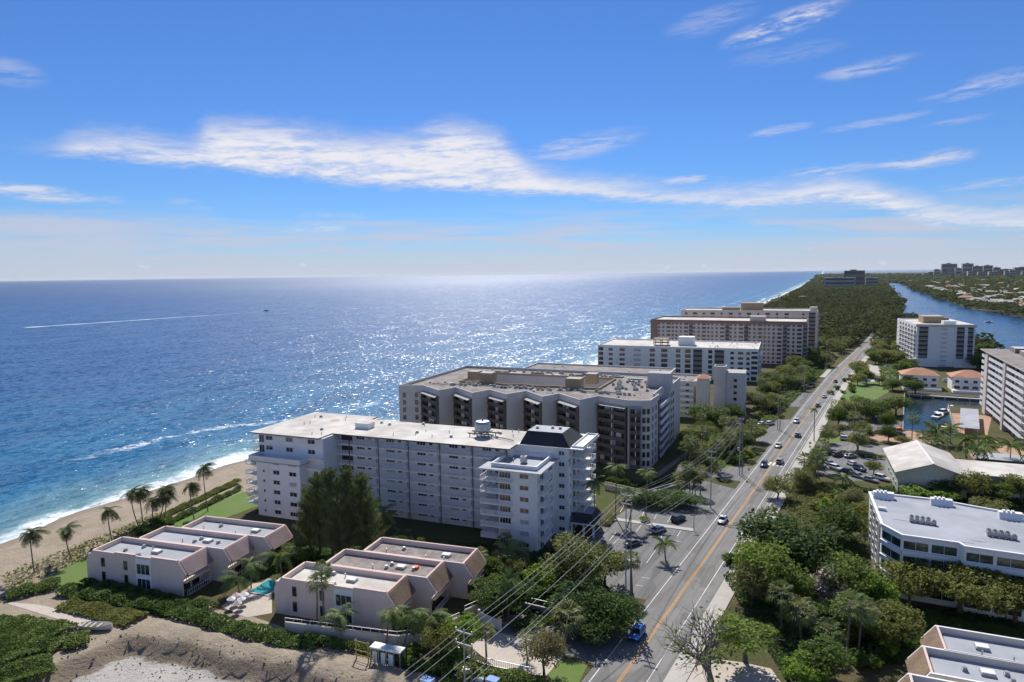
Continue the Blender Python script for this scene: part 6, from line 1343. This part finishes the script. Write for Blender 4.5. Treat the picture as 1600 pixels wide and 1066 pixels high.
gt = thing('gate', 'white panel gate at the roadside townhouses', 'gate', at(750,972), R(-12)); boxpart(gt, 'panel', 'white2', 0,0,.1,4.6,.12,1.9); boxpart(gt, 'post', 'pinkwall', -.5,-.1,0,-.02,.3,2.2); boxpart(gt, 'post', 'pinkwall', 4.62,-.1,0,5.1,.3,2.2)
# construction frame and timber on the sand lot
sh_ = thing('construction_shed', 'small pale roofed construction stand on the sand lot', 'shed', at(578,1036), R(10)); boxpart(sh_, 'roof', 'white2', 0,0,2.5,5.6,1.7,2.75)
for u in (.1,1.5,2.9,4.3,5.4): boxpart(sh_, 'post', 'metal', u,0.05,0,u+.14,.2,2.5); boxpart(sh_, 'post', 'metal', u,1.5,0,u+.14,1.65,2.5)
for u in (.5,2.0,3.4): boxpart(sh_, 'door_panel', 'white2', u,.06,.2,u+.8,.12,2.1)
sc = thing('timber_scaffold', 'yellow timber scaffold standing beside the construction stand', 'scaffold', at(556,1030), R(5))
for u in (0,2.4): boxpart(sc, 'upright', 'lumber', u,0,0,u+.16,.16,3.4)
for z in (.8,1.6,3.1): boxpart(sc, 'rail', 'lumber', -.2,-.06,z,2.8,-.01,z+.16)
ld = thing('timber_ladder', 'short yellow timber ladder leaning at the construction stand', 'ladder', at(580,1034), R(5))
for u in (0,.9): boxpart(ld, 'stile', 'lumber', u,-.3,0,u+.1,-.2,1.6)
for z in (.3,.7,1.1): boxpart(ld, 'rung', 'lumber', .1,-.28,z,.9,-.22,z+.08)
wr = thing('broken_boat', 'broken pale boat hull lying on the sand path', 'boat wreck', at(148,982,.1), R(24)); mb = MB(); stn = [(-3,.5,.7),(-1.5,.95,.8),(.4,1.1,.85),(2,.9,.9),(3.4,.15,1.1)]
for x, w, h in stn: mb.v += [(x,-w,h),(x,-w*.75,.15),(x,0,0),(x,w*.75,.15),(x,w,h)]
for i in range(4):
    for j in range(4): mb.f.append((i*5+j, (i+1)*5+j, (i+1)*5+j+1, i*5+j+1)); mb.m.append(0)
mb.build('hull', M['cream'], wr)
for x in (-2.4,-1.4,-.4,.8): boxpart(wr, 'thwart', 'concrete', x,-.8,.6,x+.35,.8,.7)
pl = thing('swimming_pool', 'turquoise swimming pool between the two pink rows', 'pool', at(413,921), R(12)); boxpart(pl, 'water', 'pool', -1.8,-2,.06,2.4,3.6,.1); mb = MB(); mb.ring([(-2.2,-2.4),(2.8,-2.4),(2.8,4.0),(-2.2,4.0)], .39, .03, .2); mb.build('coping', M['concrete'], pl)
for i, (px, py) in enumerate(((362,950),(370,944),(378,950),(372,957),(383,943))):
    t = thing('patio_umbrella', 'pale open umbrella standing on the deck beside the pool', 'umbrella', at(px, py), i, 'pale umbrellas beside the pool'); mb = MB(); mb.tube([(0,0,0),(0,0,2.1)], .04, 5); mb.build('pole', M['metal'], t); mb = MB(); mb.tube([(0,0,1.75),(0,0,2.3)], [.85,.05], 8); mb.build('canopy', M['pinktrim' if i % 2 else 'white2'], t)
for i, px in enumerate((668,735,770)):
    mb = MB(); mb.box(-1.2,-.9,0,1.2,.9,1.2); mb.box(-1.25,-.95,1.2,1.25,.95,1.3, 1); t = thing('storage_box', ['pale blue tarp covered crate at the bottom edge','white site box at the bottom edge by the scrub','bright blue site box at the bottom edge'][i], 'crate', at(px, 1070)); t.scale = (.75,.75,.75); mb.build('box', [M['white2'], M['blueplastic']], t)
HAZE = True
# ---------------------------------------------------------------- the air
def haze():
    m = bpy.data.materials.new('haze'); m.use_nodes = True; nt = NT(m.node_tree); nt.n.clear()
    v = nt.node('ShaderNodeVolumePrincipled'); v.inputs['Color'].default_value = (.86,.92,1,1); v.inputs['Density'].default_value = 1.3e-5; v.inputs['Anisotropy'].default_value = .2
    o = nt.node('ShaderNodeOutputMaterial'); nt.l.new(v.outputs[0], o.inputs['Volume'])
    mb = MB(); mb.box(-52000,-2600,-8,52000,49000,150); h = mb.build('haze', m); stuff(h, 'thin pale sea haze in the air over the whole coast', 'haze'); return h
if HAZE: haze()

# ---------------------------------------------------------------- look-alikes: say which one by its place along its group
ORD = ['leftmost','second from left','third from left','fourth from left','fifth from left','sixth from left','seventh from left','eighth from left','ninth from left','tenth from left','eleventh from left','twelfth from left','thirteenth from left','fourteenth from left','fifteenth from left','sixteenth from left','seventeenth from left','eighteenth from left','nineteenth from left','twentieth from left','twenty first from left','twenty second from left','twenty third from left','twenty fourth from left','twenty fifth from left','twenty sixth from left','twenty seventh from left']
same = {}
for o in COL.objects:
    if o.parent is None and 'category' in o and 'label' in o and o.get('kind') is None and o['category'] != 'power line': same.setdefault(o['label'], []).append(o)
for lab, os_ in same.items():
    if len(os_) < 2: continue
    os_.sort(key=lambda o: pixy(*o.location)[0])
    for k, o in enumerate(os_):
        if k < len(ORD) and len((lab+' '+ORD[k]).split()) <= 16: o['label'] = ((ORD[k] if k < len(os_)-1 or k == 0 else 'rightmost')+' '+lab) if 'second' not in lab else lab
